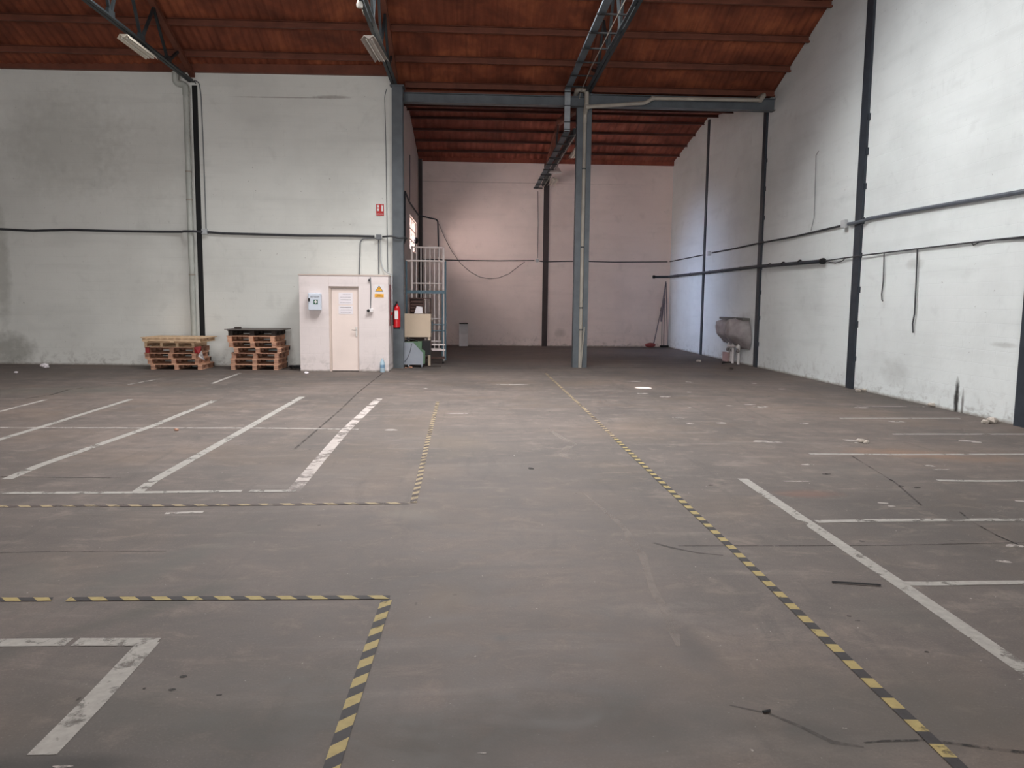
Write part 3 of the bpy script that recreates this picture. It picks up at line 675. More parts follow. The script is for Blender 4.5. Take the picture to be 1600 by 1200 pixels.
cab([RW(1381.5, 396), RW(1380, 440), RW(1377.5, 460), RW(1378, 468), RW(1379, 470.5)], .011, M_cable, 'power_cable', 'shorter wire hanging down the right wall below the thin cable')
cab([RW(1433.5, 389), RW(1431.5, 440), RW(1429, 490), RW(1426, 505), RW(1426.5, 520)], .013, M_cable, 'power_cable', 'longer wire hanging down the right wall below the thin cable')
cab([RW(1279, 236), RW(1275, 243), RW(1274, 280), RW(1272, 340), RW(1267, 361)], .007, M_cond, 'power_cable', 'thin loose wire running up the right wall behind the tall wall column')

# ------------------------------------------------------------------ white booth
BX0, BX1, BY, BZ = -3.955, -1.945, 17.75, 2.19
DX0, DX1, DZ = -3.29, -2.62, 1.94
mb = MB()
mb.box((BX0, BY, 0), (DX0, BY+.12, BZ-.0)); mb.box((DX1, BY, 0), (BX1, BY+.12, BZ)); mb.box((DX0, BY, DZ), (DX1, BY+.12, BZ))
mb.box((BX0, BY+.12, 0), (BX0+.1, 18.9, BZ)); mb.box((BX1-.1, BY+.12, 0), (BX1, 18.86, BZ)); mb.box((BX0+.1, BY+.12, BZ-.1), (BX1-.1, 18.86, BZ))
struct(mb.build('wall_booth', M_booth, bev=.006))
struct(MB().box((BX0-.012, BY-.012, BZ), (BX1+.008, 18.84, BZ+.022)).build('trim_3', M_frame))
d1 = struct(MB().box((DX0+.055, BY+.05, .02), (DX1-.012, BY+.09, DZ-.045)).build('door_1', M_door))
mb = MB(); mb.box((DX0, BY+.03, 0), (DX0+.05, BY+.11, DZ)); mb.box((DX1-.01, BY+.03, 0), (DX1, BY+.11, DZ)); mb.box((DX0+.05, BY+.03, DZ-.04), (DX1-.01, BY+.11, DZ)); mb.build('door_frame', M_frame, d1)
hx = DX1-.06
mb = MB(); mb.box((hx-.018, BY+.042, .80), (hx+.018, BY+.05, 1.02)); mb.tube([(hx, BY+.045, .95), (hx, BY-.005, .95)], .01); mb.tube([(hx, BY-.003, .95), (hx-.1, BY-.003, .955)], .009)
mb.build('door_handle', M_chrome, d1)
def notice(x0, y0, x1, y1, label, lines, Y=BY+.05):
    a = ATY(x0, y0, Y); c = ATY(x1, y1, Y); t = thing('paper_notice', label, 'notice', ((a.x+c.x)/2, Y, c.z), 'paper notices on the booth door')
    MB().box((a.x, Y-.003, c.z), (c.x, Y-.0005, a.z)).build('sheet', M_paper, t)
    n = len(lines)
    for i, (l, r, m) in enumerate(lines):
        z = a.z-(a.z-c.z)*(i+.7)/(n+.4); w = c.x-a.x
        o = MB(); x = a.x+w*l
        while x < a.x+w*r-.02:
            ww = .012+.02*random.random(); o.box((x, Y-.0042, z-.005), (min(x+ww, a.x+w*r), Y-.003, z+.005)); x += ww+.006
        o.build('print_line', m, t)
notice(529, 457, 551, 476, 'upper white paper notice taped to the booth door', [(.3, .85, M_inkl), (.1, .9, M_inkl), (.15, .9, M_ink), (.1, .85, M_inkl)])
notice(529, 477.5, 552, 491, 'lower white paper notice taped to the booth door', [(.12, .9, M_ink), (.15, .95, M_inkl), (.15, .9, M_inkl)])
# first aid box
a = ATY(481, 458, BY-.12); c = ATY(501.5, 485, BY-.12)
t = thing('first_aid_box', 'pale blue first aid box with a green cross on the booth front', 'first aid box', ((a.x+c.x)/2, BY-.06, c.z))
MB().box((a.x, BY-.12, c.z), (c.x, BY-.001, a.z)).build('case', M_aid, t, bev=.012)
MB().box((a.x+.012, BY-.13, c.z+.012), (c.x-.012, BY-.121, a.z-.012)).build('lid', M_aid, t, bev=.003)
MB().box((a.x+.005, BY-.145, c.z+.20), (a.x+.045, BY-.131, c.z+.27)).build('latch', M_black, t, bev=.004)
gx, gz = c.x-.115, (a.z+c.z)/2+.0
mb = MB(); mb.box((gx-.045, BY-.1325, gz-.055), (gx+.05, BY-.1301, gz+.045)); cr = mb.build('cross_sign', M_green, t)
mb = MB(); mb.box((gx-.028, BY-.134, gz-.014), (gx+.033, BY-.1326, gz+.014)); mb.box((gx-.011, BY-.1341, gz-.036), (gx+.016, BY-.1327, gz+.036)); mb.build('white_cross', M_white, cr)
text_mesh('BOTIQUIN', .042, (gx-.012, BY-.1315, a.z-.085), FRONT, M_ink, 'lettering', t)
# electric warning sign
a = ATY(585, 445, BY); c = ATY(600, 465, BY)
t = thing('warning_sign', 'yellow triangle electric hazard sign on the booth front above right of the door', 'sign', ((a.x+c.x)/2, BY, c.z))
MB().box((a.x, BY-.004, c.z), (c.x, BY-.0005, a.z)).build('plate', M_white, t)
cx = (a.x+c.x)/2; w = (c.x-a.x)
zt, zb_ = a.z-.015, a.z-.15
MB().prism([(cx-w*.44, BY-.006, zb_), (cx+w*.44, BY-.006, zb_), (cx, BY-.006, zt)], (0, .0018, 0)).build('triangle_border', M_ink, t)
MB().prism([(cx-w*.36, BY-.008, zb_+.012), (cx+w*.36, BY-.008, zb_+.012), (cx, BY-.008, zt-.022)], (0, .0018, 0)).build('triangle', M_yel, t)
MB().prism([(cx+.012, BY-.0095, zt-.045), (cx-.018, BY-.0095, zb_+.06), (cx+.002, BY-.0095, zb_+.06), (cx-.012, BY-.0095, zb_+.02), (cx+.02, BY-.0095, zb_+.075), (cx, BY-.0095, zb_+.075)], (0, .0012, 0)).build('lightning_bolt', M_ink, t)
MB().box((a.x+.005, BY-.006, c.z+.005), (c.x-.005, BY-.0041, c.z+.085)).build('caption_panel', M_yel, t)
text_mesh('RIESGO', .034, (cx, BY-.0068, c.z+.06), FRONT, M_ink, 'lettering', t, .9); text_mesh('ELECTRICO', .034, (cx, BY-.0068, c.z+.028), FRONT, M_ink, 'lettering', t, .9)
# socket with its conduit
a = ATY(578.5, 433, BY-.02); c = ATY(578, 483, BY-.02)
t = thing('socket_outlet', 'white socket box with a black plug below a conduit right of the booth door', 'socket', (c.x, BY, c.z))
MB().tube([(a.x, BY-.012, BZ-.03), (a.x+.012, BY-.012, 1.85), (c.x+.01, BY-.012, c.z)], .011).build('conduit', M_cond, t)
MB().box((c.x-.01, BY-.06, c.z-.07), (c.x+.07, BY-.001, c.z+.01)).build('housing', M_white, t, bev=.006)
MB().tube([(c.x-.03, BY-.001, c.z-.035), (c.x-.03, BY-.08, c.z-.035)], .034, 12).build('plug', M_black, t)
MB().box((a.x-.045, BY-.03, 2.06), (a.x-.012, BY-.001, 2.12)).build('conduit_clip', M_ink, t)
# fire sign on the wall
a = LW(588, 319, .0); c = LW(600, 337, .0); ly = lwy(a.x)
t = thing('fire_sign', 'small red fire extinguisher sign on the left wall above the booth', 'sign', (a.x, ly, c.z))
yy = ly-.02
MB().box((a.x, yy, c.z), (c.x, yy+.004, a.z)).build('plate', M_redsign, t)
w = c.x-a.x; h = a.z-c.z
mb = MB(); mb.box((a.x+w*.12, yy-.003, c.z+h*.40), (a.x+w*.36, yy, c.z+h*.62)); mb.box((a.x+w*.12, yy-.003, c.z+h*.70), (a.x+w*.36, yy, a.z-h*.08)); mb.build('flame_symbol', M_white, t)
mb = MB(); mb.box((a.x+w*.68, yy-.003, c.z+h*.38), (a.x+w*.9, yy, c.z+h*.85)); mb.box((a.x+w*.72, yy-.003, c.z+h*.85), (a.x+w*.8, yy, c.z+h*.93)); mb.build('extinguisher_symbol', M_white, t)
text_mesh('EXTINTOR', .034, ((a.x+c.x)/2, yy-.001, c.z+h*.12), FRONT, M_white, 'lettering', t, 1.0)
# extinguisher on the booth side
ex, ey = BX1+.14, 18.25
t = thing('fire_extinguisher', 'red fire extinguisher hung on the right side of the white booth', 'fire extinguisher', (ex, ey, 1.0))
MB().lathe((ex, ey, 1.0), [(.07, 0), (.085, .015), (.085, .42), (.07, .48), (.03, .52), (.025, .56)], 18).build('cylinder', M_red, t, smooth=True)
MB().box((ex-.04, ey-.089, 1.2), (ex+.04, ey-.083, 1.4)).build('instruction_label', M_white, t)
mb = MB(); mb.box((ex-.02, ey-.09, 1.56), (ex+.02, ey+.04, 1.58)); mb.box((ex-.02, ey-.11, 1.6), (ex+.02, ey+.04, 1.615)); mb.box((ex-.02, ey-.02, 1.54), (ex+.02, ey+.02, 1.6)); mb.build('valve_handle', M_black, t)
MB().tube([(ex, ey-.03, 1.57), (ex-.05, ey-.10, 1.5), (ex-.08, ey-.09, 1.3), (ex-.08, ey-.06, 1.06)], .012).build('hose', M_black, t)
MB().box((BX1+.0065, ey-.05, 1.3), (ex-.08, ey+.05, 1.36)).build('wall_bracket', M_red, t)
MB().tube([(ex, ey, .97), (ex, ey, 1.0)], .075, 14).build('base_ring', M_black, t)
tag(MB().box((BX1, 17.95, 1.05), (BX1+.006, 18.32, 2.0)).build('backing_board', mat('faded red board', (150, 104, 104), .6)), 'faded red backing board on the booth side behind the extinguisher', 'board')
# plastic bottle by booth corner
p = FL(600, 579.5); p = Vector((-2.08, 17.66, 0))
t = thing('plastic_bottle', 'clear bluish plastic water bottle standing by the booth corner', 'bottle', p)
MB().lathe(p, [(.05, 0), (.055, .02), (.055, .2), (.05, .23), (.018, .29), (.018, .31)], 14).build('body', M_clearb, t, smooth=True)
MB().lathe(p+Vector((0, 0, .31)), [(.02, 0), (.02, .022)], 10).build('cap', M_white, t); MB().lathe(p, [(.0562, .1), (.0562, .17)], 14).build('paper_band', mat('blue label', (120, 152, 180), .5), t)

# ------------------------------------------------------------------ pallets
def pallet_kind_a(w, d, h, wood):
    """block pallet: deck boards run the width; returns list of (part name, MB, material)"""
    P = []; t_ = .02
    nb = 7; bw = d/ (nb*1.28)
    for i in range(nb):
        y = -d/2+bw/2+(d-bw)*i/(nb-1); P.append(('deck_board', MB().box((-w/2, y-bw/2, h-t_), (w/2, y+bw/2, h)), wood))
    for i in range(3):
        x = (-w/2+.07, 0, w/2-.07)[i]
        P.append(('cross_board', MB().box((x-.05, -d/2, h-2*t_), (x+.05, d/2, h-t_)), wood)); P.append(('bottom_board', MB().box((x-.048, -d/2, 0), (x+.048, d/2, t_)), wood))
        for y in (-d/2+.06, 0, d/2-.06): P.append(('block', MB().box((x-.047, y-.06, t_), (x+.047, y+.06, h-2*t_)), M_wood3))
    P.append(('gap_shade_board', MB().box((-w/2+.002, d/2-.0005, t_), (w/2-.002, d/2+.017, h-.002)), M_wooddark))  # dark board added behind so the openings look shaded
    return P
def pallet_kind_b(w, d, h, wood):
    """stringer pallet open at the front: four stringers run front to back"""
    P = []; t_ = .018
    for i in range(4):
        x = -w/2+.03+(w-.06)*i/3; P.append(('stringer', MB().box((x-.03, -d/2, t_), (x+.03, d/2, h-t_)), wood))
    for i in range(6):
        bw = .1; y = -d/2+bw/2+(d-bw)*i/5; P.append(('deck_board', MB().box((-w/2, y-bw/2, h-t_), (w/2, y+bw/2, h)), wood))
    for i in range(3):
        y = -d/2+.05+(d-.1)*i/2; P.append(('bottom_board', MB().box((-w/2, y-.05, 0), (w/2, y+.05, t_)), wood))
    return P
def pallet_kind_c(w, d, h, wood):
    """pallet with deck boards running front to back over full width stringers"""
    P = []; t_ = .02
    for y in (-d/2+.03, 0, d/2-.03): P.append(('stringer', MB().box((-w/2+.03, y-.03, t_), (w/2-.06, y+.03, h-t_)), wood))
    for i in range(9):
        x = -w/2+.06+(w-.12)*i/8; P.append(('deck_board', MB().box((x-.06, -d/2-.02, h-t_), (x+.055, d/2+.02, h)), wood))
    for x in (-w/2+.1, 0, w/2-.1): P.append(('bottom_board', MB().box((x-.05, -d/2, 0), (x+.05, d/2, t_)), wood))
    return P
def make_pallet(spec, loc, rz, label, group):
    t = thing('wooden_pallet', label, 'pallet', loc, group, rz)
    for nme, mb, m in spec:
        o = mb.build(nme, m); o.parent = t
    return t
def copy_pallet(src, loc, rz, label, group, m=None):
    r = src.copy(); COL.objects.link(r); r.location = loc; r.rotation_euler = (0, 0, rz); r['label'] = label; r['group'] = group
    for ch in list(src.children):
        c = ch.copy(); COL.objects.link(c); c.parent = r
        if m is not None:
            c.data = MDUP(ch.data, m)
    return r
_cache = {}
def MDUP(me, m):
    k = (me.name, m.name)
    if k not in _cache:
        d = me.copy(); d.materials.clear(); d.materials.append(m); _cache[k] = d
    return _cache[k]
GL = 'pallets in the left stack'; GR = 'pallets in the right stack'
# left stack
hA = .128
pa = make_pallet(pallet_kind_a(1.2, .78, hA, M_wood), (-6.83, 18.385, 0.0), .0, 'wooden block pallet on the floor at the bottom of the left stack', GL)
copy_pallet(pa, (-6.90, 18.39, hA+.001), .015, 'wooden block pallet second from the floor in the left stack', GL)
copy_pallet(pa, (-6.95, 18.38, 2*hA+.002), -.01, 'wooden block pallet third from the floor in the left stack', GL)
copy_pallet(pa, (-6.93, 18.385, 3*hA+.003), .01, 'darker wooden pallet fourth from the floor in the left stack', GL, M_wood3)
pb = make_pallet(pallet_kind_b(1.12, .84, .12, M_wood2), (-6.95, 18.36, 4*hA+.004), .0, 'pale open fronted pallet just under the top of the left stack', GL)
pc = make_pallet(pallet_kind_c(1.4, .90, .11, M_wood2), (-6.84, 18.30, 4*hA+.126), -.035, 'pale slatted pallet on top of the left stack', GL)
# right stack
W_ = 1.12; hB = .131
pr = make_pallet(pallet_kind_a(W_, .85, hB, M_wood), (-5.07, 18.46, 0), .0, 'wooden pallet on the floor at the bottom of the right stack', GR)
for k, (dx, dy, rz, l, m) in enumerate(((.00, .0, .01, 'wooden pallet second from the floor in the right stack', None),
        (.02, .02, -.01, 'wooden pallet third from the floor in the right stack', M_wood3),
        (.07, .0, .03, 'wooden pallet fourth from the floor in the right stack, jutting out to the right', None),
        (-.03, -.02, .0, 'wooden pallet fifth from the floor in the right stack', None),
        (-.06, .0, -.012, 'wooden pallet sixth from the floor in the right stack', M_wood))):
    copy_pallet(pr, (-5.07+dx, 18.46+dy, (k+1)*(hB+.001)), rz, l, GR, m)
copy_pallet(pr, (-5.11, 18.46, 6*(hB+.001)), .0, 'dark stained pallet at the top of the right stack under the board', GR, M_wooddark)
zt_ = 7*(hB+.001)+.001
tag(MB().box((-.65, -.46, 0), (.65, .46, .014)).build('cover_board', M_board), 'thin dark grey board lying on top of the right pallet stack', 'board').location = (-5.07, 18.44, zt_)
tag(MB().box((-.07, -.05, 0), (.07, .05, .045)).build('wood_block', M_wooddark, bev=.006), 'small dark block lying on the board on the right pallet stack', 'block').location = (-5.48, 18.22, zt_+.015)
# red and white sheet in the left stack
t = thing('plastic_sheet', 'crumpled red and white plastic sheet hanging from the right front of the left pallet stack', 'sheet', (-6.3, 18.03, .25))
def sheet(px, Y, m, name):
    pts_ = [ATY(x, y, Y) for x, y in px]; mb = MB(); n = len(pts_)
    mb.prism([p+Vector((0, .02*sin(i*2.1), 0)) for i, p in enumerate(pts_)], (0, .008, 0)); mb.build(name, m, t)
sheet([(303, 542), (314, 541), (314, 549), (311, 553), (304, 552)], 17.962, mat('red plastic', (168, 40, 44), .45), 'red_part')
sheet([(311, 553), (314, 548), (317, 554), (320, 563), (314, 561), (310, 557)], 17.955, mat('grey white plastic', (190, 184, 182), .5), 'white_part')
tag(MB().box((-7.50, 17.955, .385), (-7.41, 17.985, .505)).build('red_bracket', mat('dark red plastic', (140, 44, 44), .5)), 'dark red plastic piece wedged in the left front of the left pallet stack', 'plastic piece')
# cable tangle
mb = MB(); P = []
for i in range(110):
    a_ = i*.55; r_ = .12+.06*sin(i*.37); P.append((-4.14+r_*1.2*cos(a_)-.02*sin(i*.9), 18.3+r_*sin(a_), .03+.05*abs(sin(i*.23))))
mb.tube(P, .011, 6); tag(mb.build('cable_tangle', M_black), 'tangle of black cable on the floor between the right pallet stack and the booth', 'cable')

# ------------------------------------------------------------------ clutter beside the column
# barred grille gate
Yg = 21.0
gl = ATY(643.5, 385, Yg); gr = ATY(693, 385, Yg)
t = thing('barred_gate', 'tall white barred metal gate standing against the side wall of the rear bay', 'gate', ((gl.x+gr.x)/2, Yg, 0))
zt2 = gl.z; z1 = ATY(690, 546, Yg).z
mb = MB(); mb.box((gl.x-.025, Yg-.02, 0), (gl.x+.025, Yg+.02, zt2)); mb.box((gr.x-.025, Yg-.02, 0), (gr.x+.025, Yg+.02, zt2)); mb.box((gl.x, Yg-.02, zt2-.04), (gr.x, Yg+.02, zt2)); mb.box((gl.x, Yg-.02, .30), (gr.x, Yg+.02, .35)); mb.build('frame', M_barw, t)
for k in range(1, 7): x = gl.x+(gr.x-gl.x)*k/7; MB().box((x-.013, Yg-.009, .35), (x+.013, Yg+.009, zt2-.04)).build('bar', M_barw, t)
for y_ in (443, 498, 533): z = ATY(690, y_, Yg).z; MB().box((gl.x, Yg-.025, z-.015), (gr.x, Yg-.01, z+.015)).build('cross_rail', M_barw, t)
# teal frame
Yt = 20.15
tl = ATY(635, 456, Yt); tr = ATY(696, 408, Yt)
t = thing('tubular_frame', 'teal steel tube frame on castors in front of the white barred gate', 'frame', ((tl.x+tr.x)/2, Yt, 0))
for x in (tl.x, tr.x):
    MB().tube([(x, Yt, .09), (x, Yt, tr.z)], .026, 10).build('post', M_teal, t, smooth=True)
MB().tube([(tl.x, Yt, tr.z), (tr.x, Yt, tr.z)], .02).build('top_rail', M_barw, t, smooth=True)
MB().box((tl.x, Yt-.02, tl.z-.04), (tr.x, Yt+.02, tl.z+.04)).build('middle_rail', M_teal, t)
for z in (1.02, .86): MB().tube([(-1.08, Yt, z), (tr.x, Yt, z)], .014).build('short_rail', M_teal, t)
MB().tube([(-1.08, Yt, .80), (-1.08, Yt, 1.1)], .014).build('stay', M_teal, t)
MB().tube([(tr.x-.08, Yt, tl.z), (tr.x-.08, Yt, .2)], .018).build('brace', M_teal, t)
for z in (.50, .36): MB().box((-1.08, Yt-.03, z-.02), (tr.x, Yt+.03, z+.02)).build('shelf_edge', M_barw, t)
MB().box((tl.x, Yt-.03, .13), (tr.x, Yt+.35, .17)).build('bottom_shelf', M_brown, t)
for x in (tl.x, tr.x-.06): 
    MB().tube([(x-.015, Yt, .06), (x+.02, Yt, .06)], .058, 14).build('castor', M_black, t, smooth=True)
# brown shelf unit with a white box on it
bl = ATY(640.5, 465, 19.75); brr = ATY(673, 465, 19.75)
x0, x1, y0, y1, zt3 = bl.x, brr.x, 19.6, 19.95, bl.z
t = thing('shelf_unit', 'dark brown laminate shelf unit behind the cream panel', 'shelf unit', ((x0+x1)/2, y0, 0))
for x in (x0, x1-.02): MB().box((x, y0, 0), (x+.02, y1, zt3)).build('side_panel', M_brown, t)
MB().box((x0+.02, y1-.01, 0), (x0+.33, y1, zt3)).build('back_panel', M_brown, t)
MB().box((x0+.34, y0, .6), (x0+.36, y1, zt3-.02)).build('divider', M_brown, t)
for z in (.3, .7, 1.3, zt3-.02): MB().box((x0+.02, y0, z-.01), (x1-.02, y1-.011, z+.01)).build('shelf', M_brown, t)
for k in range(4): MB().box((x0+.03, y0+.005, 1.36+k*.075), (x0+.33, y0+.02, 1.41+k*.075)).build('slat', M_brown, t)
p = ATY(654, 485, 19.5)
tag(MB().prism([(p.x-.1, 19.4, 1.316), (p.x+.11, 19.42, 1.316), (p.x+.09, 19.42, 1.48), (p.x-.04, 19.4, 1.5)], (0, .16, 0)).build('cardboard_box', M_paper), 'small white box on top of the cream panel beside the brown shelf unit', 'box')
# cream panel on edge with one leg
a = ATY(630.5, 490, 19.38); c = ATY(673, 527, 19.38)
t = thing('table_top', 'cream table top standing on its edge with one leg down to the floor', 'table top', ((a.x+c.x)/2, 19.4, 0))
MB().box((a.x, 19.38, c.z), (c.x, 19.59, 1.305)).build('panel', M_cream, t, bev=.004)
MB().box((c.x-.07, 19.39, 0), (c.x-.01, 19.43, c.z)).build('leg', M_cream, t); MB().box((a.x+.02, 19.5, 0), (a.x+.06, 19.54, c.z)).build('leg', M_cream, t)
# machine
Ym = 18.95
P = [ATY(x, y, Ym) for x, y in ((631, 573.5), (661, 573.5), (661, 552), (646, 535.5), (631.5, 535))]
P = [Vector((p.x, Ym, max(p.z, .07))) for p in P]; P[0].z = P[1].z = .07
t = thing('floor_machine', 'green and grey workshop machine with a sloped grey side, on castors', 'machine', ((P[0].x+P[1].x)/2, Ym, 0))
MB().prism(P, (0, .02, 0)).build('side_panel', M_mgrey, t)
G = [Vector((P[0].x+.01, Ym+.021, .09)), Vector((P[1].x+.04, Ym+.021, .09)), Vector((P[1].x+.05, Ym+.021, P[2].z+.06)), Vector((P[1].x-.03, Ym+.021, P[2].z+.10)), Vector((P[1].x-.03, Ym+.021, .64)), Vector((P[0].x+.01, Ym+.021, .62))]
MB().prism(G, (0, .26, 0)).build('body', M_mgreen, t)
MB().box((P[1].x-.02, Ym+.06, .30), (P[1].x+.17, Ym+.22, .66)).build('motor_box', M_black, t)
MB().tube([(P[0].x-.02, Ym+.1, .60), (P[0].x+.02, Ym+.1, .65), (P[0].x+.12, Ym+.1, .69), (P[0].x+.25, Ym+.1, .675), (P[0].x+.34, Ym+.1, .64)], .016).build('hose', M_black, t)
MB().tube([(P[0].x+.20, Ym-.012, P[4].z-.03), (P[0].x+.16, Ym-.012, .4), (P[0].x+.1, Ym-.012, .25), (P[0].x+.02, Ym-.012, .14)], .008).build('power_lead', mat('grey lead', (108, 112, 120), .5), t)
for x in (P[0].x+.12, P[1].x-.03):
    for y in (Ym+.01, Ym+.22): MB().tube([(x-.012, y, .035), (x+.012, y, .035)], .034, 12).build('castor', M_mgrey, t)
# hoses and rods at left
mb = MB(); P2 = []
for i in range(60):
    a_ = i*.42; P2.append((-1.80+.035*cos(a_)*1.0, 19.25+.05*sin(a_), .03+.6*i/60+.02*sin(i)))
tag(mb.tube(P2, .014, 6).build('coiled_hose', M_black), 'black coiled hose piled between the column and the grey machine', 'hose')
p = ATY(619, 566, 19.1); q = ATY(625, 529, 19.1)
tag(MB().tube([(-1.885, 19.12, .003), (-1.81, 19.2, .62)], .014).build('metal_rod', M_chrome), 'thin metal rod leaning beside the blue grey column', 'rod')
tag(MB().tube([(-1.90, 19.42, .003), (-1.86, 19.6, 1.35)], .02).build('wooden_pole', M_wooddark), 'dark wooden pole leaning behind the machine next to the column', 'pole')
tag(MB().box((-1.25, 19.1, .0), (-.8, 19.28, .018)).build('floor_plank', M_wooddark), 'dark plank lying on the floor right of the grey machine', 'plank')
# wall lamp under the window
p = SW(645, 376, .0)
t = thing('wall_lamp', 'black swing arm lamp on the side wall below the window', 'lamp', p)
MB().blob(p+Vector((.1, 0, 0)), (.08, .14, .11), 3, 12, 8, .1).build('head', M_black, t, smooth=True)
MB().tube([p+Vector((.0, .9, -.3)), p+Vector((.08, .1, 0))], .025).build('arm', M_black, t)
# white bin at back wall
a = BW(717.5, 506, .3); c = BW(731, 541, .3); x0, x1 = a.x, c.x
p = FL(724, 541); zt4 = a.z; y0 = 28.02; y1 = 28.3
t = thing('metal_bin', 'small white upright metal bin against the back wall left of the dark column', 'bin', ((x0+x1)/2, y0, 0))
zm = .55*zt4
mb = MB(); mb.box((x0, y0, 0), (x1, y1, zm)).build('lower_case', M_white, t)
mb = MB(); mb.box((x0, y0, zm), (x0+.05, y1, zt4)); mb.box((x1-.03, y0, zm), (x1, y1, zt4)); mb.box((x0+.05, y1-.04, zm), (x1-.03, y1, zt4)); mb.build('hood', M_white, t)
MB().box((x0, y0, zt4), (x1, y1, zt4+.03)).build('top_rim', M_wooddark, t)

# corner brooms
t = thing('broom', 'long handled broom with dull red bristles leaning in the back corner', 'broom', FL(1018, 541))
hb = ATY(1021, 539, 28.05); ht = ATY(1033, 486, 28.2)
MB().tube([(hb.x, 28.05, .10), (ht.x, 28.22, ht.z)], .016).build('handle', M_stickm, t)
MB().blob((hb.x-.12, 28.03, .09), (.2, .08, .09), 2, 12, 6, .12).build('bristle_head', M_broomr, t)
MB().tube([(ATY(1033, 486, 28.2).x-.01, 28.2, ht.z), (ht.x+.02, 28.24, ht.z+.14)], .024).build('grip', M_black, t)
def pole(xb, xt, yt, label, head, m):
    b_ = ATY(xb, 540, 28.1); tt = ATY(xt, yt, 28.25)
    t = thing('squeegee', label, 'squeegee', (b_.x, 28.1, 0), 'poles leaning in the back corner')
    MB().tube([(b_.x, 28.1, .06), (tt.x, 28.25, tt.z)], .014).build('handle', m, t)
    if head: MB().box((b_.x-head, 28.04, .0), (b_.x+head, 28.16, .08)).build('blade_head', M_black, t, bev=.01)
    return t
pole(1033.5, 1035, 476, 'thin squeegee with a small black head in the back corner next to the red broom', .05, M_chrome)
pole(1037, 1038.5, 466, 'broom handle with a wide black head in the back corner', .11, M_stickm)
pole(1043, 1041, 442, 'tall thin pole standing in the very corner under the black pipe end', .03, M_stickm)
p0 = ATY(1033, 492, 28.15); p1 = ATY(1040.5, 440, 28.2)
tag(MB().tube([(p0.x, 28.1, p0.z-.25), (p0.x+.01, 28.12, p0.z), (p1.x, 28.2, p1.z)], [.035, .05, .02], 8).build('hanging_strap', mat('dusty plastic strip', (112, 104, 110), .6)), 'dusty plastic strip hanging from the black pipe in the back corner', 'strip')

# wrapped wall machine
c = RW(1151, 523, .25)
t = thing('wrapped_equipment', 'grey equipment wrapped in dusty plastic fixed low on the right wall', 'equipment', (rwx(21.2)-.15, 21.2, .5))
X0 = rwx(21.2)
def lump(y0, y1, z0, z1, dep, seed, name, n=26, k=20):
    mb = MB(); vs = []; fs = []
    for i in range(k+1):
        v = i/k
        for j in range(n+1):
            u = j/n; Y = y0+(y1-y0)*u; Z = z0+(z1-z0)*v
            e = (sin(pi*min(max(u, 0.001), .999))**.45)*(min(1, (v*2.2))**.6)*(1 if v < .93 else (1-v)/.07*.5+.5)
            w = 1+.10*(1-v)*sin(pi*v*1.0)
            fo = mnoise.noise(Vector((Y*3.2+seed, Z*1.6, seed)))*.09+mnoise.noise(Vector((Y*9, Z*4, seed)))*.035
            pinch = 1-.28*max(0, (v-.75)/.25)*abs(sin(u*9+seed))-(.30*(1-v/.35) if v < .35 else 0)
            yc = (y0+y1)/2; Y2 = yc+(Y-yc)*(.82+.34*sin(pi*(1-v)*.75))*(.8+.2*pinch)
            vs.append((X0-.02-max(0, dep*e*pinch+fo*e), Y2, Z+.03*mnoise.noise(Vector((Y*4, v, seed)))))
    for i in range(k):
        for j in range(n): a_ = i*(n+1)+j; fs.append((a_, a_+1, a_+n+2, a_+n+1))
    o_ = len(vs); vs2 = [(X0-.01, q[1], q[2]) for q in vs]
    mb.add(vs, fs)
    rim = [j for j in range(n+1)]+[i*(n+1)+n for i in range(1, k+1)]+[k*(n+1)+j for j in range(n-1, -1, -1)]+[i*(n+1) for i in range(k-1, 0, -1)]
    ro = [Vector(vs[i]) for i in rim]; L_ = len(ro)
    mb.add(ro+[Vector((X0-.005, q.y, q.z)) for q in ro], [(i, (i+1) % L_, (i+1) % L_+L_, i+L_) for i in range(L_)]+[tuple(range(L_, 2*L_))])
    return mb.build(name, M_film, t, smooth=True)
lump(20.15, 21.5, .42, 1.24, .40, 2.3, 'plastic_wrap')
lump(21.35, 22.3, .50, 1.20, .36, 7.7, 'plastic_wrap')
MB().box((X0-.2, 20.25, 1.2), (X0+.0, 22.2, 1.26)).build('top_board', mat('dark dusty board', (110, 108, 104), .8), t)
for Y, x_, z0_ in ((20.55, .16, 0), (20.95, .18, 0), (21.25, .12, 0), (21.55, .10, .0)):
    MB().tube([(X0-x_, Y, z0_), (X0-x_, Y, .55)], .038, 10).build('pipe', mat('whitewashed pipe', (206, 202, 200), .6), t, smooth=True)
MB().tube([(X0-.22, 20.5, .47), (X0-.22, 21.3, .47)], .035, 10).build('cross_pipe', mat('whitewashed pipe', (206, 202, 200), .6), t, smooth=True)
for Y in (20.5, 21.0, 21.35): MB().blob((X0-.2, Y, .36), (.05, .06, .05), Y, 8, 6, .2).build('valve', mat('grimy valve', (120, 114, 112), .6), t, smooth=True)
MB().box((X0-.18, 21.4, 0), (X0-.0, 21.85, .26)).build('plinth_block', M_brick, t)
tag(MB().tube([FL(1129, 568)+Vector((0, 0, .012)), FL(1138, 566.5)+Vector((0, 0, .012)), FL(1146, 567)+Vector((0, 0, .012))], .02).build('rubber_strip', M_black), 'black rubber strip on the floor under the wrapped equipment', 'rubber strip')

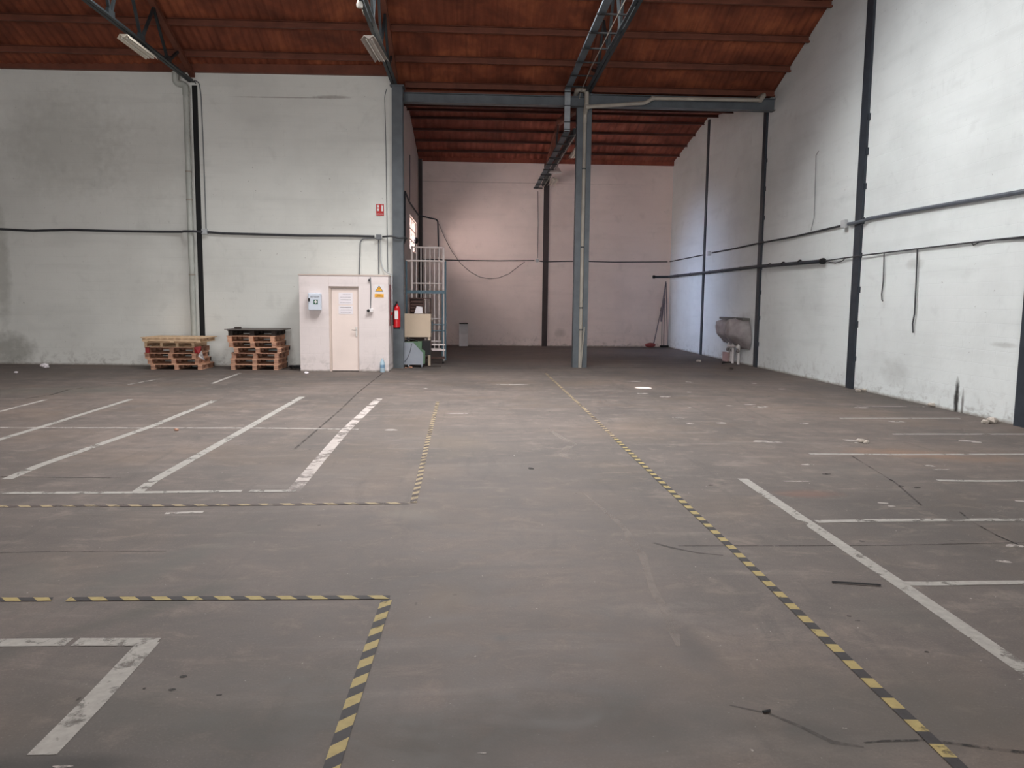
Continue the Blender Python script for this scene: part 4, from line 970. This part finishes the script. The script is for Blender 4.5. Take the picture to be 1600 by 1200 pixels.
# ------------------------------------------------------------------ floor markings
def strip_px(pts, w, m, name, z=.0015, parent=None, seg=1):
    P = [FL(x, y) for x, y in pts]; mb = MB(); n = len(P)
    ws = w if isinstance(w, (list, tuple)) else [w]*n
    L = []; R = []
    for i, p in enumerate(P):
        d = (P[min(i+1, n-1)]-P[max(i-1, 0)]).normalized(); s = Vector((-d.y, d.x, 0))*ws[i]/2; L.append(p+s); R.append(p-s)
    vs = [Vector((q.x, q.y, z)) for q in L+R]
    mb.add(vs, [(i, i+1, n+i+1, n+i) for i in range(n-1)]); return mb.build(name, m, parent)
def line(pts, w, label, m=M_line, z=.0015, grp='white painted bay lines on the left half of the floor'):
    return tag(strip_px(pts, w, m, 'floor_line', z), label, 'floor marking', grp)
# left bays
line([(-60, 659), (0, 643), (72, 624.5)], .07, 'faint white bay line, leftmost of the slanting lines at the left edge', M_linef)
line([(-250, 766), (0, 686.5), (57, 669.5), (204, 624)], .09, 'white bay line second from the left edge, slanting up to the right')
line([(10, 749), (60, 728), (240, 665), (335, 626)], .10, 'white bay line third from the left edge, running toward the left pallet stack')
line([(216, 768), (240, 751), (370, 678), (472, 620)], .10, 'white bay line fourth from the left edge, running toward the right pallet stack')
line([(458, 768), (500, 718), (540, 672), (592, 623)], .12, 'broad worn white bay line nearest the booth, with chipped paint', M_linew)
line([(-200, 771), (0, 770.5), (200, 770), (378, 767.5)], .075, 'long white line across the front ends of the left bays', M_line, .0022)
line([(390, 767.5), (462, 767.5)], .08, 'short white line closing the corner of the last left bay', M_line, .0026)
line([(-200, 668), (0, 668.5), (200, 669), (400, 669), (560, 671)], .06, 'thin faint white line crossing all the left bays', M_linef, .0030)
line([(-200, 1005), (0, 1004.5), (108, 1003.5)], .085, 'white line at the left edge of the near bay corner', M_line, .0022)
line([(118, 1003.5), (246, 1003.5)], .085, 'white line meeting the near bay corner', M_line, .0026)
line([(232, 1004), (150, 1093), (65, 1180)], .105, 'wide white line running toward the camera from the near bay corner', M_line, .0018)
line([(258, 802), (318, 800)], .06, 'small pale paint patch just below the yellow and black tape on the left', M_linef)
line([(330, 600), (375, 583)], .08, 'faint white line in front of the right pallet stack', M_linef)
line([(200, 601), (250, 592)], .06, 'faint white dash in front of the left pallet stack', M_linef)
gR = 'white painted bay lines on the right half of the floor'
line([(1160, 748), (1300, 842), (1420, 922), (1620, 1060)], .095, 'long broad white line slanting down to the lower right', M_line, .0015, gR)
line([(1414, 912), (1460, 912.5), (1520, 911), (1640, 910)], .065, 'white bay line lowest on the right, branching off the slanting line', M_line, .0022, gR)
line([(1275, 815), (1400, 813), (1500, 812.5), (1700, 812)], .075, 'white bay line second up on the right, branching off the slanting line', M_line, .0022, gR)
line([(1465, 751), (1540, 752), (1700, 751)], .07, 'white bay line third up at the right edge', M_line, .0022, gR)
line([(1265, 709.5), (1400, 710.5), (1600, 710), (1700, 709.5)], .075, 'long thin white bay line fourth up on the right', M_line, .0022, gR)
line([(1394, 678.5), (1500, 678.5), (1640, 678.5)], .07, 'thin white bay line fifth up on the right', M_line, .0022, gR)
line([(1312, 653.5), (1400, 653.5), (1500, 653.5)], .065, 'thin white bay line sixth up on the right, stopping at the wall', M_line, .0022, gR)
line([(1325, 634.5), (1400, 635), (1445, 636)], .06, 'faint white bay line highest on the right near the wall', M_linef, .0022, gR)

def tape(pts, w, mats, label, period=.17, z=.004, skew=1.0, flip=False):
    P = [FL(x, y) for x, y in pts]
    # polyline arclength
    cum = [0.0]
    for a_, b_ in zip(P[:-1], P[1:]): cum.append(cum[-1]+(b_-a_).length)
    def at(s):
        s = min(max(s, 0), cum[-1])
        for i in range(len(P)-1):
            if s <= cum[i+1]+1e-9:
                t_ = (s-cum[i])/(cum[i+1]-cum[i]); p = P[i].lerp(P[i+1], t_); d = (P[i+1]-P[i]).normalized(); return p, Vector((-d.y, d.x, 0))
    mb = MB(); s = -w; k = 0; half = period/2; sg = -1 if flip else 1
    while s < cum[-1]:
        def pt(sv, side):
            sv = min(max(sv+side*sg*skew*w/2, 0), cum[-1]); p, nrm = at(sv); q = p+nrm*side*w/2; return Vector((q.x, q.y, z))
        vs = [pt(s, -1), pt(s+half, -1), pt(s+half, 1), pt(s, 1)]
        mb.add(vs, [(0, 1, 2, 3)], k % 2); s += half; k += 1
    return tag(mb.build('hazard_tape', mats), label, 'floor tape', 'yellow and black striped floor tapes')
tape([(1515, 1215), (1490, 1190), (1330, 1038), (1142, 855), (1000, 722), (960, 684)], .055, [M_ty, M_tb], 'long yellow and black striped tape running diagonally to the lower right', skew=.1)
tape([(960, 684), (912, 638), (852, 583)], .055, [M_tyf, M_tbf], 'faded far end of the diagonal striped tape near the middle column', skew=.1)
tape([(515, 1210), (555, 1085), (604, 938)], .06, [M_ty, M_tb], 'near striped tape running toward the camera at lower left', z=.004, flip=True)
tape([(-80, 937.5), (80, 937), (82, 936.8)], .05, [M_ty, M_tb], 'short piece of striped tape at the lower left edge', flip=False, skew=-1)
tape([(106, 937), (300, 935.5), (609, 934)], .052, [M_ty, M_tb], 'level striped tape across the lower left of the floor', z=.0046, skew=-1)
tape([(-100, 792), (0, 791.5), (300, 790), (640, 786.5)], .055, [M_tyf, M_tbf], 'faded level striped tape below the left bays', skew=-1)
tape([(646, 786), (655, 750), (668, 690), (684, 628)], .055, [M_tyf, M_tbf], 'worn striped tape running away from the camera toward the booth corner', z=.0046, flip=True)

# joints, cracks and leftover paint belong to the floor slab
strip_px([(598, 583), (560, 613), (530, 642), (460, 702)], .03, M_joint, 'slab_joint', .001, floor)
strip_px([(1060, 853), (1250, 853), (1400, 852), (1640, 847)], .018, M_joint, 'slab_joint', .001, floor)
strip_px([(-40, 865), (80, 862), (260, 861)], .016, M_joint, 'slab_joint', .001, floor)
strip_px([(0, 745), (100, 746), (190, 747)], .03, M_joint, 'slab_joint', .001, floor)
strip_px([(40, 623), (80, 617), (110, 608), (130, 606)], .05, M_joint, 'slab_joint', .001, floor)
strip_px([(700, 576), (893, 575.5), (1060, 574), (1190, 577)], .05, M_joint, 'slab_joint', .001, floor)
strip_px([(1330, 712), (1400, 755), (1440, 790)], .02, M_joint, 'slab_joint', .001, floor)
strip_px([(1500, 800), (1518, 815), (1560, 838), (1640, 872)], .018, M_crackd, 'crack', .0012, floor)
strip_px([(1350, 1161), (1380, 1158), (1440, 1157), (1480, 1161), (1520, 1166), (1560, 1172), (1620, 1178)], [.01, .012, .014, .02, .018, .024, .02], M_crackd, 'crack', .0012, floor)
strip_px([(1140, 1102), (1200, 1115), (1250, 1135), (1300, 1160), (1350, 1168)], [.008, .014, .02, .03, .01], M_joint, 'crack', .0011, floor)
strip_px([(858, 668), (870, 680), (890, 690), (897, 693), (884, 702), (880, 712), (895, 720)], [.02, .08, .1, .08, .1, .1, .03], M_crack, 'crack_repair', .0011, floor)
strip_px([(905, 765), (935, 790), (955, 806), (975, 825), (990, 850), (1005, 870), (1012, 895), (1020, 920), (1040, 955), (1052, 985), (1060, 1010)], [.02, .03, .05, .05, .07, .06, .04, .05, .05, .06, .02], M_crack, 'crack_repair', .0011, floor)
strip_px([(1020, 848), (1050, 856), (1090, 864), (1130, 868)], [.03, .03, .02, .01], M_joint, 'crack', .0010, floor)
mb = MB()
def rem(px, py, wx, hy, rot=0.0, n=9, seed=0):
    c = FL(px, py); rnd = random.Random(px*7+py)
    a_, b_ = FL(px-wx, py), FL(px+wx, py); rx = (b_.x-a_.x)/2; ry = abs(FL(px, py-hy).y-FL(px, py+hy).y)/2
    vs = []
    for k in range(n):
        t_ = 2*pi*k/n; q = .65+.5*rnd.random(); x = rx*cos(t_)*q; y = ry*sin(t_)*q; vs.append((c.x+x+y*rot, c.y+y, .0014))
    mb.add(vs, [tuple(range(n))])
for a in ((1188, 636, 14, 1.6, .5), (1168, 632, 16, .7, 0), (1079, 662, 8, 1, 0), (1258, 662, 8, 1.2, 0), (1076, 597, 7, .8, 0), (1178, 599, 5, .8, 0), (1077, 613, 5, .7), (1078, 637, 5, 1),
          (1128, 661, 9, 1.2), (1191, 690, 14, 1.6), (1205, 691, 22, .8), (1328, 688, 11, 1.6, -.6), (1340, 692, 7, 1), (1403, 659, 14, 1.3, -.6), (1510, 689, 18, 1.4), (1527, 691, 8, 1.2),
          (1452, 728, 9, 1.6, -.7), (1472, 734, 16, 1.0), (1263, 726, 10, 1.3), (1380, 786, 9, 1.6, -.7), (1393, 791, 7, 1.2), (1594, 783, 10, 1.4), (1244, 752, 22, 1.0), (1585, 853, 16, 2.5, -.6), (1568, 877, 12, 3.0, -.8),
          (991, 596, 10, .8), (1004, 615, 9, .8), (1040, 620, 10, .8), (612, 672, 12, 1.3), (800, 712, 5, 1.1), (664, 607, 5, .7), (800, 601, 28, .8), (715, 646, 20, .7), (1496, 608, 5, .8), (1222, 608, 6, .6), (1345, 637, 14, 1.0), (1140, 634, 6, .6),
          (1060, 653, 10, 1), (520, 1020, 0.1, .1), (560, 1078, 4, 1.5), (754, 1177, 9, 1.5), (100, 1198, 18, 2.5), (1320, 1138, 5, 1.2), (1165, 750, 7, 2)):
    rem(*a)
o = mb.build('paint_remnants', M_rem, floor); o['kind'] = 'stuff'
mb = MB()
for a in ((100, 1094, 0, 0), (1408, 760, 5, 1.4), (1432, 762, 7, 1.3), (1392, 750, 3, 1), (1193, 883, 0, 0), (287, 1057, 8, 2.5), (268, 1078, 7, 2.5), (123, 1093, 4, 3), (1327, 963, 4, 1.2), (1340, 970, 5, 1), (1448, 1019, 4, 1.2), (343, 1086, 5, 1.2), (226, 1076, 3, 1.2), (830, 732, 5, 2), (1292, 741, 9, 1), (1110, 758, 5, 1)):
    if a[2]: rem(*a)
o = mb.build('tar_spots', M_crackd, floor); o['kind'] = 'stuff'

# loose bits on the floor
a = FL(1300, 911); c = FL(1376, 916)
tag(MB().tube([Vector((a.x, a.y, .008)), Vector(((a.x+c.x)/2, (a.y+c.y)/2+.004, .008)), Vector((c.x, c.y, .008))], .0055, 8).build('metal_rod', M_black), 'thin black rod lying on the floor left of the slanting white line', 'rod')
a = FL(1192, 1114); c = FL(1203, 1112)
tag(MB().tube([Vector((a.x, a.y, .006)), Vector((c.x, c.y, .006))], .005, 8).build('plastic_scrap', M_black), 'tiny black scrap on the floor left of the diagonal tape', 'scrap')
def scrap(px, py, r, label, m=M_rubble, name='rubble_piece', k=3):
    c = FL(px, py); t = MB(); rnd = random.Random(px)
    for i in range(k): 
        s = r*(.5+.6*rnd.random()); t.blob((c.x+(rnd.random()-.5)*r*4*(k > 1), c.y+(rnd.random()-.5)*r*2*(k > 1), s*.45), (s, s*.8, s*.5), rnd.random()*9, 7, 5, .5)
    tag(t.build(name, m), label, 'debris')
scrap(1345, 612, .10, 'broken mortar crumbs at the foot of the tall right wall column')
scrap(1353, 692, .05, 'small grey rubble lump on the floor beside a white paint dash on the right')
scrap(1544, 661, .09, 'crumbled plaster at the foot of the right wall near the picture edge')
scrap(1457, 636, .10, 'pale plaster crumbs at the foot of the right wall left of the soot mark')
scrap(1143, 577, .06, 'small dark lump on the floor in front of the wrapped equipment', M_wooddark, 'debris_lump', 1)
scrap(1086, 566, .07, 'pale crumbs on the floor in the far right between the two wall columns')
scrap(78, 574.5, .10, 'pale crumpled scrap near the foot of the left wall', M_paper, 'paper_scrap', 2)
scrap(25, 583, .06, 'tiny white scrap on the floor at the far left', M_paper, 'paper_scrap', 1)
scrap(479, 584, .05, 'small white scrap on the floor in front of the booth door', M_paper, 'paper_scrap', 1)
scrap(276, 673, .04, 'little grey scrap beside the thin line in the left bays', M_wood3, 'paper_scrap', 1)
scrap(12, 562, .18, 'fallen plaster rubble at the foot of the left wall at the picture edge', M_rubble, 'rubble_piece', 4)
scrap(641, 575.5, .05, 'small debris in front of the grey machine', M_wood3, 'debris_lump', 2)

# ------------------------------------------------------------------ daylight and added fill lamps
W = bpy.data.worlds.new('world'); S.world = W; W.use_nodes = True
bg = W.node_tree.nodes['Background']; bg.inputs[0].default_value = (.62, .72, .85, 1); bg.inputs[1].default_value = 1.0
def area(name, loc, rot, sx, sy, power, col=(1, 1, 1), spread=180):
    l = bpy.data.lights.new(name, 'AREA'); l.shape = 'RECTANGLE'; l.size = sx; l.size_y = sy; l.energy = power; l.color = col; l.spread = radians(spread)
    o = bpy.data.objects.new(name, l); COL.objects.link(o); o.location = loc; o.rotation_euler = rot; return o
PW = [400, 1300, 90]
for (x0, x1, y0, y1), pw in zip(OPEN, PW):
    ym = (y0+y1)/2; o = area('added_roof_lamp', ((x0+x1)/2, ym, zr(ym)+.02), (-atan(RS), 0, 0), x1-x0-.1, (y1-y0)-.1, pw, (1.0, .985, .975), 150)  # unseen lamps added in the roof openings to brighten floor and walls
area('window_daylight', (-2.2, (WY0+WY1)/2, (WZ0+WZ1)/2), (0, radians(-90+4), 0), WZ1-WZ0, WY1-WY0, 120, (1.0, .80, .76), 108)
o = area('window_skylight', (-2.02, (WY0+WY1)/2, (WZ0+WZ1)/2), (0, 0, 0), .9, 2.4, 46, (.52, .67, 1.0), 46)
o.rotation_euler = (Vector((7.3, 24.7, 1.6))-o.location).to_track_quat('-Z', 'X').to_euler()
# unseen fill lamps in door openings added behind the camera
for xa, xb in FILL_DOORS: area('added_door_lamp', ((xa+xb)/2, -7.7, 2.0), (radians(90), 0, 0), xb-xa, 3.9, 700, (1.0, .97, .96))
# thin shaft of sun through a nail hole in the roof
p = FL(1005, 606)
sp = bpy.data.lights.new('sun_shaft', 'SPOT'); sp.energy = 26000; sp.spot_size = radians(2.2); sp.spot_blend = .25; sp.shadow_soft_size = .01
o = bpy.data.objects.new('sun_shaft', sp); COL.objects.link(o); o.location = (p.x-.3, p.y-.9, zr(p.y-.9)-.2)
o.rotation_euler = (p-o.location).to_track_quat('-Z', 'Y').to_euler()
S.view_settings.view_transform = 'Standard'; S.view_settings.look = 'None'; S.view_settings.exposure = 0.0; S.view_settings.gamma = 1.0
S.view_settings.use_curve_mapping = False
